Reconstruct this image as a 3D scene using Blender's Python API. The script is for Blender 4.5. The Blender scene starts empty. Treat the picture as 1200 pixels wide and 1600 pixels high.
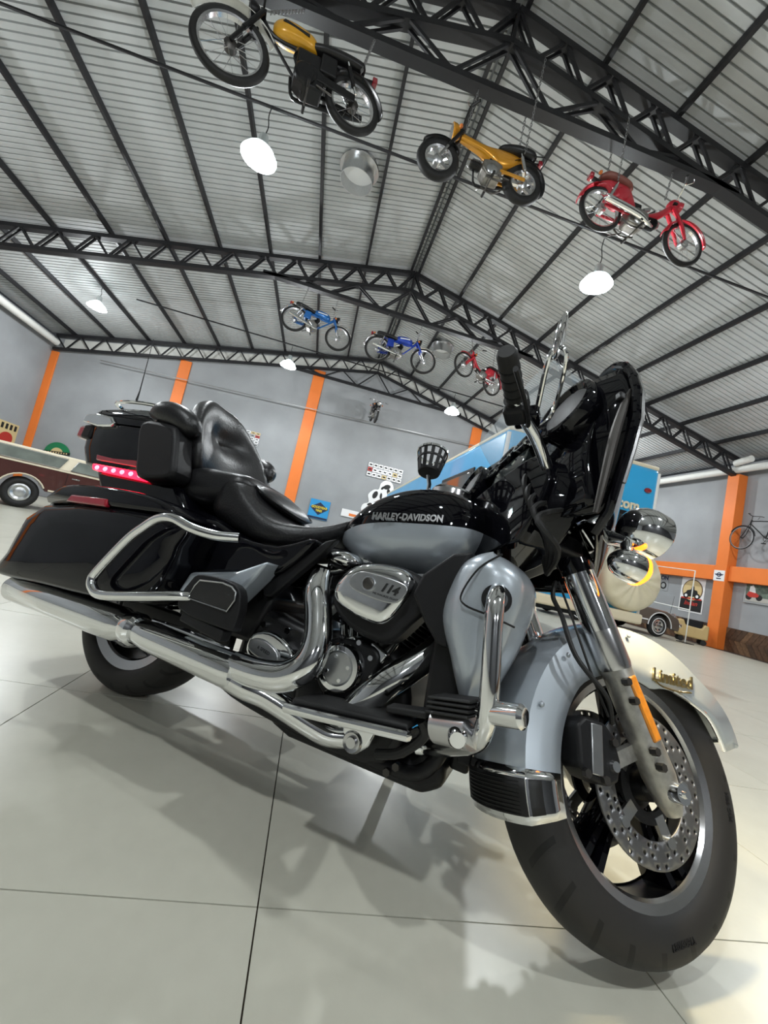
import bpy, bmesh, math, random
from math import sin, cos, pi, radians, sqrt, atan2
from mathutils import Vector as V, Matrix
random.seed(11)
sc = bpy.context.scene
COL = sc.collection

# ------------------------------------------------------------------ camera
CAM_H = 0.735
YAW, PITCH, ROLL, FPX = 0.16022598, 0.09270656, 0.21623003, 632.71
fwd = V((sin(YAW)*cos(PITCH), cos(YAW)*cos(PITCH), sin(PITCH)))
rgt = V((cos(YAW), -sin(YAW), 0)); upv = rgt.cross(fwd)
r_ = rgt*cos(ROLL)+upv*sin(ROLL); u_ = -rgt*sin(ROLL)+upv*cos(ROLL)
cam = bpy.data.objects.new('camera', bpy.data.cameras.new('camera'))
COL.objects.link(cam)
cam.matrix_world = Matrix(((r_.x, u_.x, -fwd.x, 0), (r_.y, u_.y, -fwd.y, 0), (r_.z, u_.z, -fwd.z, CAM_H), (0, 0, 0, 1)))
cam.data.sensor_fit = 'HORIZONTAL'; cam.data.sensor_width = 36
cam.data.lens = FPX/1200*36; cam.data.clip_start = 0.02; cam.data.clip_end = 200
sc.camera = cam

# ------------------------------------------------------------------ world, exposure
w = bpy.data.worlds.new('world'); sc.world = w; w.use_nodes = True
w.node_tree.nodes['Background'].inputs[0].default_value = (.75, .82, .9, 1)
w.node_tree.nodes['Background'].inputs[1].default_value = 0.05
sc.view_settings.view_transform = 'Standard'; sc.view_settings.look = 'None'
sc.view_settings.gamma = 1; sc.view_settings.use_curve_mapping = False
sc.view_settings.exposure = -0.28
LAMP_W, LAMP_DOWN = 300.0, 290.0      # each high-bay lamp: bare bulb, and what its dish throws downwards
LAMPS = [(-7.7, 13.05), (-2.0, 13.35), (3.75, 13.35), (9.5, 13.3), (-2.0, 5.88), (3.72, 5.98), (-7.7, 5.9), (9.5, 5.95),
         (-2.0, -1.5), (3.75, -1.5), (-2.0, -8.9), (3.75, -8.9)]  # hindmost pair is unseen, added as frontal fill

# ------------------------------------------------------------------ materials
def mat(name, color, rough=.5, metal=0, coat=0, emit=None, estr=0, noise=0, nscale=8, bump=0, bscale=60, trans=0, ior=1.45, alpha=1, spec=.5):
    m = bpy.data.materials.new(name); m.use_nodes = True
    nt = m.node_tree; b = nt.nodes['Principled BSDF']
    b.inputs['Base Color'].default_value = (*color, 1)
    b.inputs['Roughness'].default_value = rough; b.inputs['Metallic'].default_value = metal
    b.inputs['Coat Weight'].default_value = coat; b.inputs['Coat Roughness'].default_value = .03
    b.inputs['Transmission Weight'].default_value = trans; b.inputs['IOR'].default_value = ior
    b.inputs['Alpha'].default_value = alpha; b.inputs['Specular IOR Level'].default_value = spec
    if emit:
        b.inputs['Emission Color'].default_value = (*emit, 1); b.inputs['Emission Strength'].default_value = estr
    if noise or bump:
        tc = nt.nodes.new('ShaderNodeTexCoord')
    if noise:
        n = nt.nodes.new('ShaderNodeTexNoise'); n.inputs['Scale'].default_value = nscale; n.inputs['Detail'].default_value = 5
        nt.links.new(tc.outputs['Object'], n.inputs['Vector'])
        r = nt.nodes.new('ShaderNodeMapRange'); r.inputs[1].default_value = .3; r.inputs[2].default_value = .7
        r.inputs[3].default_value = 1-noise; r.inputs[4].default_value = 1+noise
        nt.links.new(n.outputs['Fac'], r.inputs[0])
        mx = nt.nodes.new('ShaderNodeVectorMath'); mx.operation = 'MULTIPLY'; mx.inputs[0].default_value = color
        nt.links.new(r.outputs[0], mx.inputs[1]); nt.links.new(mx.outputs[0], b.inputs['Base Color'])
    if bump:
        n2 = nt.nodes.new('ShaderNodeTexNoise'); n2.inputs['Scale'].default_value = bscale; n2.inputs['Detail'].default_value = 3
        nt.links.new(tc.outputs['Object'], n2.inputs['Vector'])
        bp = nt.nodes.new('ShaderNodeBump'); bp.inputs['Strength'].default_value = bump; bp.inputs['Distance'].default_value = .004
        nt.links.new(n2.outputs['Fac'], bp.inputs['Height']); nt.links.new(bp.outputs[0], b.inputs['Normal'])
    return m
M = dict(
 black=mat('gloss_black_paint', (.0025, .0025, .004), .3, 0, .8, spec=0),
 silver=mat('silver_paint', (.43, .475, .52), .34, .45, .8),
 chrome=mat('chrome', (.86, .87, .88), .07, 1),
 chrome2=mat('satin_chrome', (.62, .62, .63), .22, 1, bump=.02),
 alu=mat('brushed_aluminium', (.55, .56, .57), .3, 1, noise=.06, nscale=40),
 dalu=mat('weathered_fork_aluminium', (.42, .41, .38), .42, .8, noise=.3, nscale=35),
 leather=mat('black_leather', (.010, .010, .011), .36, bump=.25, bscale=140),
 plastic=mat('matte_black_plastic', (.009, .009, .010), .48, bump=.05, bscale=300, spec=.3),
 engine=mat('black_engine_coating', (.008, .008, .009), .38, .2),
 finedge=mat('machined_fin_edge', (.42, .42, .42), .28, 1),
 castalu=mat('cast_aluminium', (.27, .26, .24), .42, .8, noise=.2, nscale=20),
 rubber=mat('black_rubber', (.011, .011, .011), .62, bump=.1, bscale=90, noise=.2, nscale=12),
 dsteel=mat('dark_steel', (.09, .085, .08), .42, .9),
 disc=mat('brake_disc_steel', (.20, .20, .205), .4, .85, noise=.12, nscale=30),
 glass=mat('clear_screen', (.75, .82, .86), .06, 0, alpha=.24),
 amber=mat('amber_lens', (.8, .2, .01), .2, emit=(1, .14, .01), estr=7),
 goldmetal=mat('gold_badge_metal', (.75, .58, .28), .2, 1),
 offwhite=mat('pale_gable_cladding', (.62, .62, .58), .6),
 amberoff=mat('amber_reflector', (.62, .22, .02), .22, coat=.6, noise=.15, nscale=60),
 amberdim=mat('amber_indicator_lens', (.62, .16, .02), .25, coat=.6),
 red=mat('red_led', (.9, .02, .05), .25, emit=(1, .010, .035), estr=6),
 led=mat('red_led_core', (1, .3, .35), .25, emit=(1, .13, .18), estr=6),
 reddim=mat('red_lens', (.28, .008, .02), .15, coat=1),
 headglow=mat('lit_headlamp_lens', (1, .95, .8), .1, emit=(1, .86, .58), estr=16),
 steel=mat('black_steel_frame', (.012, .012, .014), .5, .1),
 sheet=mat('galvalume_roof_sheet', (.45, .465, .465), .55, .1, noise=.08, nscale=1.2),
 wall=mat('grey_wall_paint', (.29, .30, .31), .75, noise=.10, nscale=.9),
 darkwall=mat('darkened_unseen_wall', (.05, .052, .056), .6, noise=.1, nscale=1),  # unseen front wall, darkened to keep reflections in the black paint dark
 orange=mat('orange_paint', (.78, .19, .03), .55, noise=.04, nscale=2),
 white=mat('white_paint', (.78, .78, .74), .45, noise=.04, nscale=4),
 grout=mat('tile_joint', (.13, .10, .08), .8),
 brownwood=mat('brown_wood', (.10, .055, .030), .5, noise=.35, nscale=9),
 yellow=mat('yellow_paint', (.72, .36, .02), .3, .1, .6, noise=.05, nscale=9),
 gold=mat('golden_yellow_paint', (.68, .30, .015), .28, .35, .8),
 redp=mat('red_paint', (.48, .012, .03), .3, .05, .7),
 bluep=mat('blue_paint', (.01, .13, .42), .28, .25, .8),
 bluep2=mat('deep_blue_paint', (.012, .05, .38), .25, .3, .8),
 cream=mat('cream_trim', (.74, .66, .50), .5),
 vinyl=mat('cream_vinyl', (.72, .66, .50), .48, noise=.06, nscale=6),
 skyblue=mat('sky_blue_paint', (.04, .40, .78), .28, 0, .4, noise=.04, nscale=2),
 paleblue=mat('pale_blue_paint', (.22, .58, .80), .3, 0, .4),
 maroon=mat('maroon_car_paint', (.085, .030, .026), .25, .2, .8, noise=.1, nscale=3),
 taupe=mat('taupe_car_paint', (.16, .13, .11), .25, .4, .8),
 dglass=mat('dark_window_glass', (.02, .025, .025), .06, 0, .5),
 gglass=mat('greenish_window_glass', (.16, .18, .16), .08, 0, .5, noise=.25, nscale=3),
 brownseat=mat('brown_seat', (.22, .075, .06), .5),
 chain=mat('galvanised_chain', (.35, .35, .35), .4, .9),
 tan=mat('tan_plastic', (.55, .40, .18), .5),
 lampmetal=mat('lamp_reflector', (.75, .8, .8), .25, .6),
 lampacryl=mat('lamp_acrylic', (.8, .95, .95), .15, emit=(.7, .95, 1), estr=.7, alpha=.5),
 bulb=mat('lit_bulb', (1, 1, 1), .3, emit=(.93, .98, 1), estr=60),
 signblue=mat('sign_blue', (.02, .27, .58), .45), signnavy=mat('sign_navy', (.01, .015, .05), .45), signyel=mat('sign_yellow', (.80, .62, .03), .45),
 signblack=mat('sign_black', (.01, .01, .01), .5), signwhite=mat('sign_white', (.80, .80, .80), .5), signgreen=mat('sign_green', (.01, .18, .07), .45),
 signcream=mat('poster_cream', (.62, .48, .24), .6), signred=mat('sign_red', (.45, .03, .02), .5), greygreen=mat('photo_foliage', (.10, .13, .10), .6, noise=.5, nscale=12),
 photoroad=mat('photo_road', (.42, .40, .36), .6), frame=mat('picture_frame_grey', (.30, .31, .31), .4),
)
def floor_tile_material():
    m = mat('porcelain_tile', (.53, .53, .47), .2); nt = m.node_tree; b = nt.nodes['Principled BSDF']
    g = nt.nodes.new('ShaderNodeNewGeometry')
    def nz(s, d):
        n = nt.nodes.new('ShaderNodeTexNoise'); n.inputs['Scale'].default_value = s; n.inputs['Detail'].default_value = d
        nt.links.new(g.outputs['Position'], n.inputs['Vector']); return n
    a = nz(3.2, 7); c = nz(26, 5)
    cr = nt.nodes.new('ShaderNodeValToRGB'); e = cr.color_ramp.elements
    e[0].position = .25; e[0].color = (.475, .465, .39, 1); e[1].position = .8; e[1].color = (.575, .565, .48, 1)
    mx = nt.nodes.new('ShaderNodeMath'); mx.operation = 'MULTIPLY_ADD'; mx.inputs[1].default_value = .25
    nt.links.new(c.outputs['Fac'], mx.inputs[0])
    mm = nt.nodes.new('ShaderNodeMath'); mm.operation = 'MULTIPLY'; mm.inputs[1].default_value = .75
    nt.links.new(a.outputs['Fac'], mm.inputs[0]); nt.links.new(mm.outputs[0], mx.inputs[2])
    nt.links.new(mx.outputs[0], cr.inputs[0]); nt.links.new(cr.outputs[0], b.inputs['Base Color'])
    rr = nt.nodes.new('ShaderNodeMapRange'); rr.inputs[3].default_value = .26; rr.inputs[4].default_value = .34
    nt.links.new(a.outputs['Fac'], rr.inputs[0]); nt.links.new(rr.outputs[0], b.inputs['Roughness'])
    b.inputs['Specular IOR Level'].default_value = .4
    return m
M['tile'] = floor_tile_material()
def tyre_material():
    m = mat('tyre_rubber', (.013, .0125, .012), .6); nt = m.node_tree; b = nt.nodes['Principled BSDF']
    tc = nt.nodes.new('ShaderNodeTexCoord'); s = nt.nodes.new('ShaderNodeSeparateXYZ'); nt.links.new(tc.outputs['Object'], s.inputs[0])
    def ma(op, a, b_=None):
        n = nt.nodes.new('ShaderNodeMath'); n.operation = op
        for i, x in enumerate((a, b_)):
            if x is None: continue
            if isinstance(x, (int, float)): n.inputs[i].default_value = x
            else: nt.links.new(x, n.inputs[i])
        return n.outputs[0]
    ang = ma('ARCTAN2', s.outputs[2], s.outputs[0]); ay = ma('ABSOLUTE', s.outputs[1])
    ph = ma('ADD', ma('MULTIPLY', ang, 22/ (2*pi) * 1.0), ma('MULTIPLY', ay, 9))
    fr = ma('FRACT', ph); groove = ma('LESS_THAN', ma('ABSOLUTE', ma('SUBTRACT', fr, .5)), .085)
    r2 = ma('SQRT', ma('ADD', ma('MULTIPLY', s.outputs[0], s.outputs[0]), ma('MULTIPLY', s.outputs[2], s.outputs[2])))
    onT = ma('GREATER_THAN', r2, .277); off = ma('GREATER_THAN', ay, .012)
    h = ma('MULTIPLY', ma('MULTIPLY', groove, onT), off)
    bp = nt.nodes.new('ShaderNodeBump'); bp.inputs['Strength'].default_value = 1; bp.inputs['Distance'].default_value = .006; bp.invert = True
    nt.links.new(h, bp.inputs['Height']); nt.links.new(bp.outputs[0], b.inputs['Normal'])
    cm = nt.nodes.new('ShaderNodeMix'); cm.data_type = 'RGBA'; cm.inputs[6].default_value = (.016, .015, .0145, 1); cm.inputs[7].default_value = (.003, .003, .003, 1)
    nt.links.new(h, cm.inputs[0]); nt.links.new(cm.outputs[2], b.inputs['Base Color'])
    return m
M['tyre'] = tyre_material()

# ------------------------------------------------------------------ mesh toolkit
def cr(pts, n=6, closed=False):
    """Catmull-Rom through points (tuples of any length)."""
    P = [tuple(p) for p in pts]; N = len(P); out = []
    rng = range(N) if closed else range(N-1)
    for i in rng:
        g = lambda k: P[k % N] if closed else P[min(max(k, 0), N-1)]
        a, b, c, d = g(i-1), g(i), g(i+1), g(i+2)
        for j in range(n):
            t = j/n
            out.append(tuple(.5*((2*b[k])+(-a[k]+c[k])*t+(2*a[k]-5*b[k]+4*c[k]-d[k])*t*t+(-a[k]+3*b[k]-3*c[k]+d[k])*t**3) for k in range(len(b))))
    if not closed: out.append(P[-1])
    return out
class G:
    def __init__(s): s.v = []; s.f = []
    def add(s, vs, fs):
        o = len(s.v); s.v += [tuple(x) for x in vs]; s.f += [tuple(i+o for i in f) for f in fs]; return s
    def box(s, c, d, R=None):
        c = V(c); vs = []
        for x in (-.5, .5):
            for y in (-.5, .5):
                for z in (-.5, .5):
                    p = V((x*d[0], y*d[1], z*d[2])); vs.append(c+(R @ p if R else p))
        return s.add(vs, [(0, 1, 3, 2), (4, 6, 7, 5), (0, 4, 5, 1), (2, 3, 7, 6), (0, 2, 6, 4), (1, 5, 7, 3)])
    def bar(s, a, b, wd, h, side=(0, 1, 0)):
        a = V(a); b = V(b); t = (b-a).normalized(); n = V(side); n = (n-t*n.dot(t)).normalized(); m = t.cross(n)
        vs = []
        for p in (a, b):
            for i, j in ((-1, -1), (1, -1), (1, 1), (-1, 1)): vs.append(p+n*(i*wd/2)+m*(j*h/2))
        return s.add(vs, [(0, 1, 2, 3), (7, 6, 5, 4), (0, 4, 5, 1), (1, 5, 6, 2), (2, 6, 7, 3), (3, 7, 4, 0)])
    def tube(s, pts, r, n=10, closed=False, flat=1, smooth=0):
        if smooth:
            rr = r if isinstance(r, (list, tuple)) else [r]*len(pts)
            q = cr([tuple(p)+(k,) for p, k in zip(pts, rr)], smooth, closed); pts = [p[:3] for p in q]; r = [p[3] for p in q]
        P = [V(p) for p in pts]; N = len(P)
        R = list(r) if isinstance(r, (list, tuple)) else [r]*N
        T = []
        for i in range(N):
            a = P[i-1] if (i or closed) else P[i]; b = P[(i+1) % N] if (i < N-1 or closed) else P[i]
            d = b-a; T.append(d.normalized() if d.length > 1e-9 else V((0, 0, 1)))
        u = T[0].orthogonal().normalized(); vs = []
        for i in range(N):
            u = (u-T[i]*u.dot(T[i])).normalized(); x = T[i].cross(u)
            for k in range(n):
                a = 2*pi*k/n; vs.append(P[i]+u*(cos(a)*R[i])+x*(sin(a)*R[i]*flat))
        fs = []
        for i in range(N if closed else N-1):
            j = (i+1) % N
            for k in range(n): fs.append((i*n+k, i*n+(k+1) % n, j*n+(k+1) % n, j*n+k))
        if not closed: fs += [tuple(range(n-1, -1, -1)), tuple((N-1)*n+k for k in range(n))]
        return s.add(vs, fs)
    def cyl(s, a, b, r, n=20, r2=None): return s.tube([a, b], [r, r if r2 is None else r2], n)
    def lathe(s, prof, o=(0, 0, 0), ax=(0, 1, 0), n=32, closed=False, arc=None):
        """prof: (radius, height along axis)"""
        o = V(o); ax = V(ax).normalized(); u = ax.orthogonal().normalized(); x = ax.cross(u); vs = []
        for r, h in prof:
            for k in range(n):
                a = 2*pi*k/n; vs.append(o+ax*h+u*(cos(a)*r)+x*(sin(a)*r))
        fs = []; m = len(prof)
        for i in range(m if closed else m-1):
            j = (i+1) % m
            for k in range(n): fs.append((i*n+k, i*n+(k+1) % n, j*n+(k+1) % n, j*n+k))
        if not closed:
            if prof[0][0] > 1e-6: fs.append(tuple(range(n-1, -1, -1)))
            if prof[-1][0] > 1e-6: fs.append(tuple((m-1)*n+k for k in range(n)))
        return s.add(vs, fs)
    def ring(s, o, ax, R, prof, n=48):
        """closed profile of (dr, h) about radius R"""
        return s.lathe([(R+a, h) for a, h in prof], o, ax, n, closed=True)
    def loft(s, rings, cap=True, closed=True):
        n = len(rings[0]); vs = [p for r in rings for p in r]; fs = []
        for i in range(len(rings)-1):
            for k in range(n if closed else n-1):
                fs.append((i*n+k, i*n+(k+1) % n, (i+1)*n+(k+1) % n, (i+1)*n+k))
        if cap and closed: fs += [tuple(range(n-1, -1, -1)), tuple((len(rings)-1)*n+k for k in range(n))]
        return s.add(vs, fs)
    def prism(s, poly, fn, t0, t1):
        """poly 2D, fn(u,v,w)->3D"""
        n = len(poly); vs = [fn(u, v, t0) for u, v in poly]+[fn(u, v, t1) for u, v in poly]
        fs = [tuple(range(n-1, -1, -1)), tuple(range(n, 2*n))]+[(k, (k+1) % n, n+(k+1) % n, n+k) for k in range(n)]
        return s.add(vs, fs)
    def ell(s, c, r, n=20, m=12, R=None):
        vs = []; c = V(c)
        for i in range(m+1):
            t = pi*i/m
            for k in range(n):
                a = 2*pi*k/n; p = V((r[0]*sin(t)*cos(a), r[1]*sin(t)*sin(a), r[2]*cos(t))); vs.append(c+(R @ p if R else p))
        return s.add(vs, [(i*n+k, (i+1)*n+k, (i+1)*n+(k+1) % n, i*n+(k+1) % n) for i in range(m) for k in range(n)])
    def grid(s, fn, nu, nv):
        vs = [fn(i/nu, j/nv) for i in range(nu+1) for j in range(nv+1)]
        return s.add(vs, [(i*(nv+1)+j, (i+1)*(nv+1)+j, (i+1)*(nv+1)+j+1, i*(nv+1)+j+1) for i in range(nu) for j in range(nv)])
    def mesh(s, name, ang=35):
        me = bpy.data.meshes.new(name); me.from_pydata(s.v, [], s.f)
        b = bmesh.new(); b.from_mesh(me)
        bmesh.ops.remove_doubles(b, verts=b.verts, dist=1e-6)
        bmesh.ops.recalc_face_normals(b, faces=b.faces); b.to_mesh(me); b.free()
        me.polygons.foreach_set('use_smooth', [True]*len(me.polygons)); me.set_sharp_from_angle(angle=radians(ang)); me.update()
        return me
    def build(s, name, m, parent=None, ang=35, bev=0, seg=3, sub=0, solid=0, mtx=None, loc=None):
        o = bpy.data.objects.new(name, s.mesh(name, ang)); COL.objects.link(o)
        o.data.materials.append(M[m] if isinstance(m, str) else m)
        if parent: o.parent = parent
        if mtx is not None: o.matrix_local = mtx
        if loc is not None: o.location = loc
        if solid:
            k = o.modifiers.new('solid', 'SOLIDIFY'); k.thickness = solid; k.offset = 0
        if bev:
            k = o.modifiers.new('bevel', 'BEVEL'); k.width = bev; k.segments = seg; k.limit_method = 'ANGLE'; k.angle_limit = radians(32); k.harden_normals = False
        if sub:
            k = o.modifiers.new('sub', 'SUBSURF'); k.levels = sub; k.render_levels = sub
        return o
def thing(name, label, cat, loc=(0, 0, 0), rot=None, group=None, mtx=None):
    o = bpy.data.objects.new(name, None); COL.objects.link(o); o.empty_display_size = .1
    if mtx is not None: o.matrix_world = mtx
    else:
        o.location = loc
        if rot: o.rotation_euler = rot
    return tag(o, label, cat, group)
def tag(o, label, cat, group=None):
    o['label'] = label; o['category'] = cat
    if group: o['group'] = group
    return o
def struct(o): o['kind'] = 'structure'; return o
def copy_tree(o, parent=None):
    c = o.copy(); COL.objects.link(c); c.parent = parent
    for ch in o.children: copy_tree(ch, c)
    return c
def text(name, body, size, m, parent, mtx, ext=.0015, shear=0, bold=0, sx=1, spacing=1, align='CENTER'):
    cu = bpy.data.curves.new(name, 'FONT'); cu.body = body; cu.size = size; cu.extrude = ext; cu.shear = shear; cu.offset = bold
    cu.align_x = align; cu.align_y = 'CENTER'; cu.space_character = spacing; cu.resolution_u = 3
    t = bpy.data.objects.new('tmp', cu); COL.objects.link(t)
    dg = bpy.context.evaluated_depsgraph_get(); me = bpy.data.meshes.new_from_object(t.evaluated_get(dg))
    bpy.data.objects.remove(t); bpy.data.curves.remove(cu)
    me.transform(Matrix.Diagonal((sx, 1, 1, 1))); me.materials.clear(); me.materials.append(M[m])
    o = bpy.data.objects.new(name, me); COL.objects.link(o); o.parent = parent; o.matrix_local = mtx
    return o
def axes(o, x, y):
    """matrix with local x,y axes and origin"""
    x = V(x).normalized(); y = V(y); y = (y-x*y.dot(x)).normalized(); z = x.cross(y)
    return Matrix(((x.x, y.x, z.x, o[0]), (x.y, y.y, z.y, o[1]), (x.z, y.z, z.z, o[2]), (0, 0, 0, 1)))

# ================================================================== THE HALL
XL, XR, YB, YF = -10.75, 12.75, -11.0, 16.55
RX, RZ, SL = 1.12, 8.42, .218
roofz = lambda x: RZ-SL*abs(x-RX)
# floor: joints below, tiles above
T0X, T0Y, TS = .0635, .869, .8107
fl = G().box(((XL+XR)/2, (YB+YF)/2, -.06), (XR-XL, YF-YB, .1)).build('floor', 'grout'); struct(fl)
tg = G(); e = TS/2-.0016; tg.box((0, 0, -.005), (2*e, 2*e, .010))
tm = tg.mesh('tile'); tm.materials.append(M['tile'])
tiles = []
for i in range(-14, 17):
    for j in range(-15, 20):
        cx, cy = T0X+(i+.5)*TS, T0Y+(j+.5)*TS
        if cx-e < XL or cx+e > XR or cy-e < YB or cy+e > YF: continue
        v = V((cx, cy, -CAM_H)); d = v.dot(fwd)
        seen = d > .2 and abs(v.dot(r_)/d*FPX) < 690 and abs(v.dot(u_)/d*FPX) < 900
        tiles.append((0 if seen else 1, v.length, cx, cy))
tiles.sort(); rest = G()
for k, (s_, l_, cx, cy) in enumerate(tiles):
    if k < 290 and not s_:
        o = bpy.data.objects.new('tile', tm); COL.objects.link(o); o.parent = fl; o.location = (cx, cy, 0)
    else: rest.box((cx, cy, -.005), (2*e, 2*e, .010))
o = rest.build('tile_field', 'tile', fl); o['kind'] = 'stuff'
# walls
def wallpoly(pts, name, m='wall'): return struct(G().prism(pts[0], pts[1], pts[2], pts[3]).build(name, m))
gable = [(XL, 0), (XR, 0), (XR, roofz(XR)), (RX, RZ), (XL, roofz(XL))]
wallpoly((gable, lambda u, v, t: (u, t, v), YF, YF+.2), 'wall_back')
wallpoly((gable, lambda u, v, t: (u, t, v), YB-.2, YB), 'wall_front', 'darkwall')
struct(G().box((XL-.1, (YB+YF)/2, roofz(XL)/2), (.2, YF-YB, roofz(XL))).build('wall_left', 'wall'))
struct(G().box((XR+.1, (YB+YF)/2, roofz(XR)/2), (.2, YF-YB, roofz(XR))).build('wall_right', 'wall'))
# orange concrete pillars and beams
n_trim = 0
def trim(g, m='orange', bev=.01):
    global n_trim
    n_trim += 1; return struct(g.build('trim_%d' % n_trim, m, bev=bev))
for x0, x1 in ((-10.93+.18, -10.5), (-6.41, -6.0), (-1.41, -.95), (5.70, 6.15), (12.3, 12.75)):
    z = roofz((x0+x1)/2)-.55; trim(G().box(((x0+x1)/2, YF-.03, z/2), (x1-x0, .06, z)))
for y in (10.5, 4.7, -1.1): trim(G().box((12.585, y+.1, 2.72), (.33, .36, 5.44)))
for y in (10.5, 4.7): trim(G().box((XL+.12, y, 2.72), (.24, .44, 5.44)))
for y0, y1 in ((10.78, 16.5), (4.98, 10.42), (-.82, 4.62)): trim(G().box((12.63, (y0+y1)/2, 2.30), (.24, y1-y0, .46)))
# herringbone wood strip along the right wall
bb = struct(G().box((12.735, (YB+YF)/2, .35), (.03, YF-YB, .70)).build('baseboard_right', 'brownwood'))
pg = G().bar((0, 0, 0), (0, .46, .46), .012, .155, (1, 0, 0)); 
poly = [(0, .005), (.155, .005), (.355, .345), (.2, .345)]
pa = G().prism(poly, lambda u, v, t: (t, u, v), -.014, 0); pb = G().prism([(-u+.355, v) for u, v in poly], lambda u, v, t: (t, u, v), -.014, 0)
shades = [mat('wood_%d' % i, c, .45, noise=.3, nscale=14) for i, c in enumerate([(.085, .045, .025), (.13, .072, .038), (.06, .034, .02)])]
pm = []
for g_ in (pa, pb):
    for s_ in shades:
        me = g_.mesh('plank'); me.materials.append(s_); pm.append(me)
y = 6.4; k = 0
while y < 15.8:
    for row in (0, 1):
        o = bpy.data.objects.new('plank', pm[(row*3)+random.randrange(3)]); COL.objects.link(o); o.parent = bb; o.location = (12.72, y, row*.35)
    y += .162
# ceiling: ridge cap, corrugated sheets, purlins
ceil = struct(G().loft([[(RX-.45, yy, roofz(RX-.45)+.26), (RX, yy, RZ+.31), (RX+.45, yy, roofz(RX+.45)+.26)] for yy in (YB, YF+.1)], cap=False, closed=False).build('ceiling', 'sheet', solid=.004))
NP = int((YF-YB)/.13)
PROF = ((0, 0), (.76, 0), (.79, .042), (.97, .042))
for sgn, xe in ((-1, XL-.15), (1, XR+.15)):
    rows = []
    for i in range(NP):
        for f_, h in PROF:
            yy = YB+(YF-YB)*(i+f_)/NP
            rows.append([(RX+sgn*.02, yy, RZ+.17+h), (xe, yy, roofz(xe)+.17+h)])
    G().loft(rows, cap=False, closed=False).build('roof_sheet', 'sheet', ceil, ang=60)
for sgn, n0, dd in ((-1, 10, 1.235), (1, 10, 1.29)):
    for k in range(n0):
        x = RX+sgn*(.11+dd*k)
        if not XL+.05 < x < XR-.05: continue
        G().box((0, 0, 0), (.06, YF-YB-.02, .11)).build('purlin', 'steel', ceil, loc=(x, (YB+YF)/2, roofz(x)+.105))
# trusses
def truss(y, label, double):
    t = thing('roof_truss', label, 'truss', (RX, y, 0), group='black steel roof trusses')
    bt = lambda x: roofz(x)
    bb_ = lambda x: roofz(x)-.52
    wd = .16 if double else .10
    def B(name, a, b, h=.09, wdt=None):
        a = (a[0]-RX, 0, a[1]); b = (b[0]-RX, 0, b[1])
        if wdt: G().bar(a, b, wdt, h).build(name, 'steel', t)
        else:
            g = G()
            for dy in ((-wd*.32, wd*.32) if double else (0,)): g.bar((a[0], dy, a[2]), (b[0], dy, b[2]), .035, .045)
            g.build(name, 'steel', t)
    for sgn, xe in ((-1, XL+.12), (1, XR-.08)):
        B('top_chord', (RX, bt(RX)), (xe, bt(xe)), .10, wd); B('bottom_chord', (RX, bb_(RX)), (xe, bb_(xe)), .09, wd)
        L = abs(xe-RX); n = 15; st = L/n
        for k in range(n):
            xa, xm, xb = RX+sgn*k*st, RX+sgn*(k+.5)*st, RX+sgn*(k+1)*st
            B('web_member', (xa, bt(xa)), (xm, bb_(xm))); B('web_member', (xm, bb_(xm)), (xb, bt(xb)))
    B('web_member', (RX, bt(RX)), (RX, bb_(RX)))
    tz = 7.12; d = (RZ-.52-tz)/SL; xa, xb = RX-d, RX+d
    B('tie_chord', (xa-.3, tz), (xb+.3, tz), .09, wd)
    n = 5; st = (xb-xa)/n
    for k in range(n):
        x0, xm, x1 = xa+k*st, xa+(k+.5)*st, xa+(k+1)*st
        if k > 0: B('web_member', (x0, tz), (xm, bb_(xm)))
        if k < n-1: B('web_member', (xm, bb_(xm)), (x1, tz))
    return t
truss(16.35, 'black steel lattice truss set against the far grey gable wall', False)
truss(10.6, 'black steel lattice truss carrying the two blue bikes in mid hall', True)
truss(4.85, 'nearest black steel lattice truss, carrying the yellow and red bikes overhead', True)
truss(-1.0, 'black steel lattice truss behind the camera position', True)
# rods that carry the lamp cables
for y, z, lab in ((5.93, 6.84, 'thin black steel rod spanning the hall above the nearest lamps'), (13.3, 6.66, 'thin black steel rod spanning the hall above the far lamps'), (-1.5, 6.84, 'thin black steel rod spanning the hall behind the camera'), (-8.9, 6.84, 'thin black steel rod above the added unseen fill lamps')):
    dd = (RZ-z)/SL-.1; tag(G().cyl((RX-dd, 0, 0), (RX+dd, 0, 0), .022, 8).build('tie_rod', 'steel', loc=(0, y, z)), lab, 'rod', 'thin lamp rods')
tag(G().tube([(-9.0, 16.3, 5.35), (-2, 16.3, 5.62), (4.5, 16.3, 5.9), (8, 16.3, 6.05)], .018, 6).build('steel_cable', 'chain'), 'thin pale cable strung along the far wall', 'cable')
# rainwater pipes
def pipe(name, pts, r, label): return tag(G().tube(pts, r, 14).build(name, 'white'), label, 'pipe')
pipe('gutter_pipe', [(-10.48, -7.5, 5.55), (-10.48, 16.2, 5.55)], .11, 'white rain pipe running along the left wall under the roof')
pipe('gutter_pipe', [(12.42, -7.5, 5.58), (12.42, 16.3, 5.58)], .11, 'white rain pipe running along the right wall above the orange pillar')
pipe('downpipe', [(12.25, 10.45, 5.74), (12.22, 9.95, 5.80)], .10, 'short slanted white pipe elbow above the orange pillar')
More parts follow.
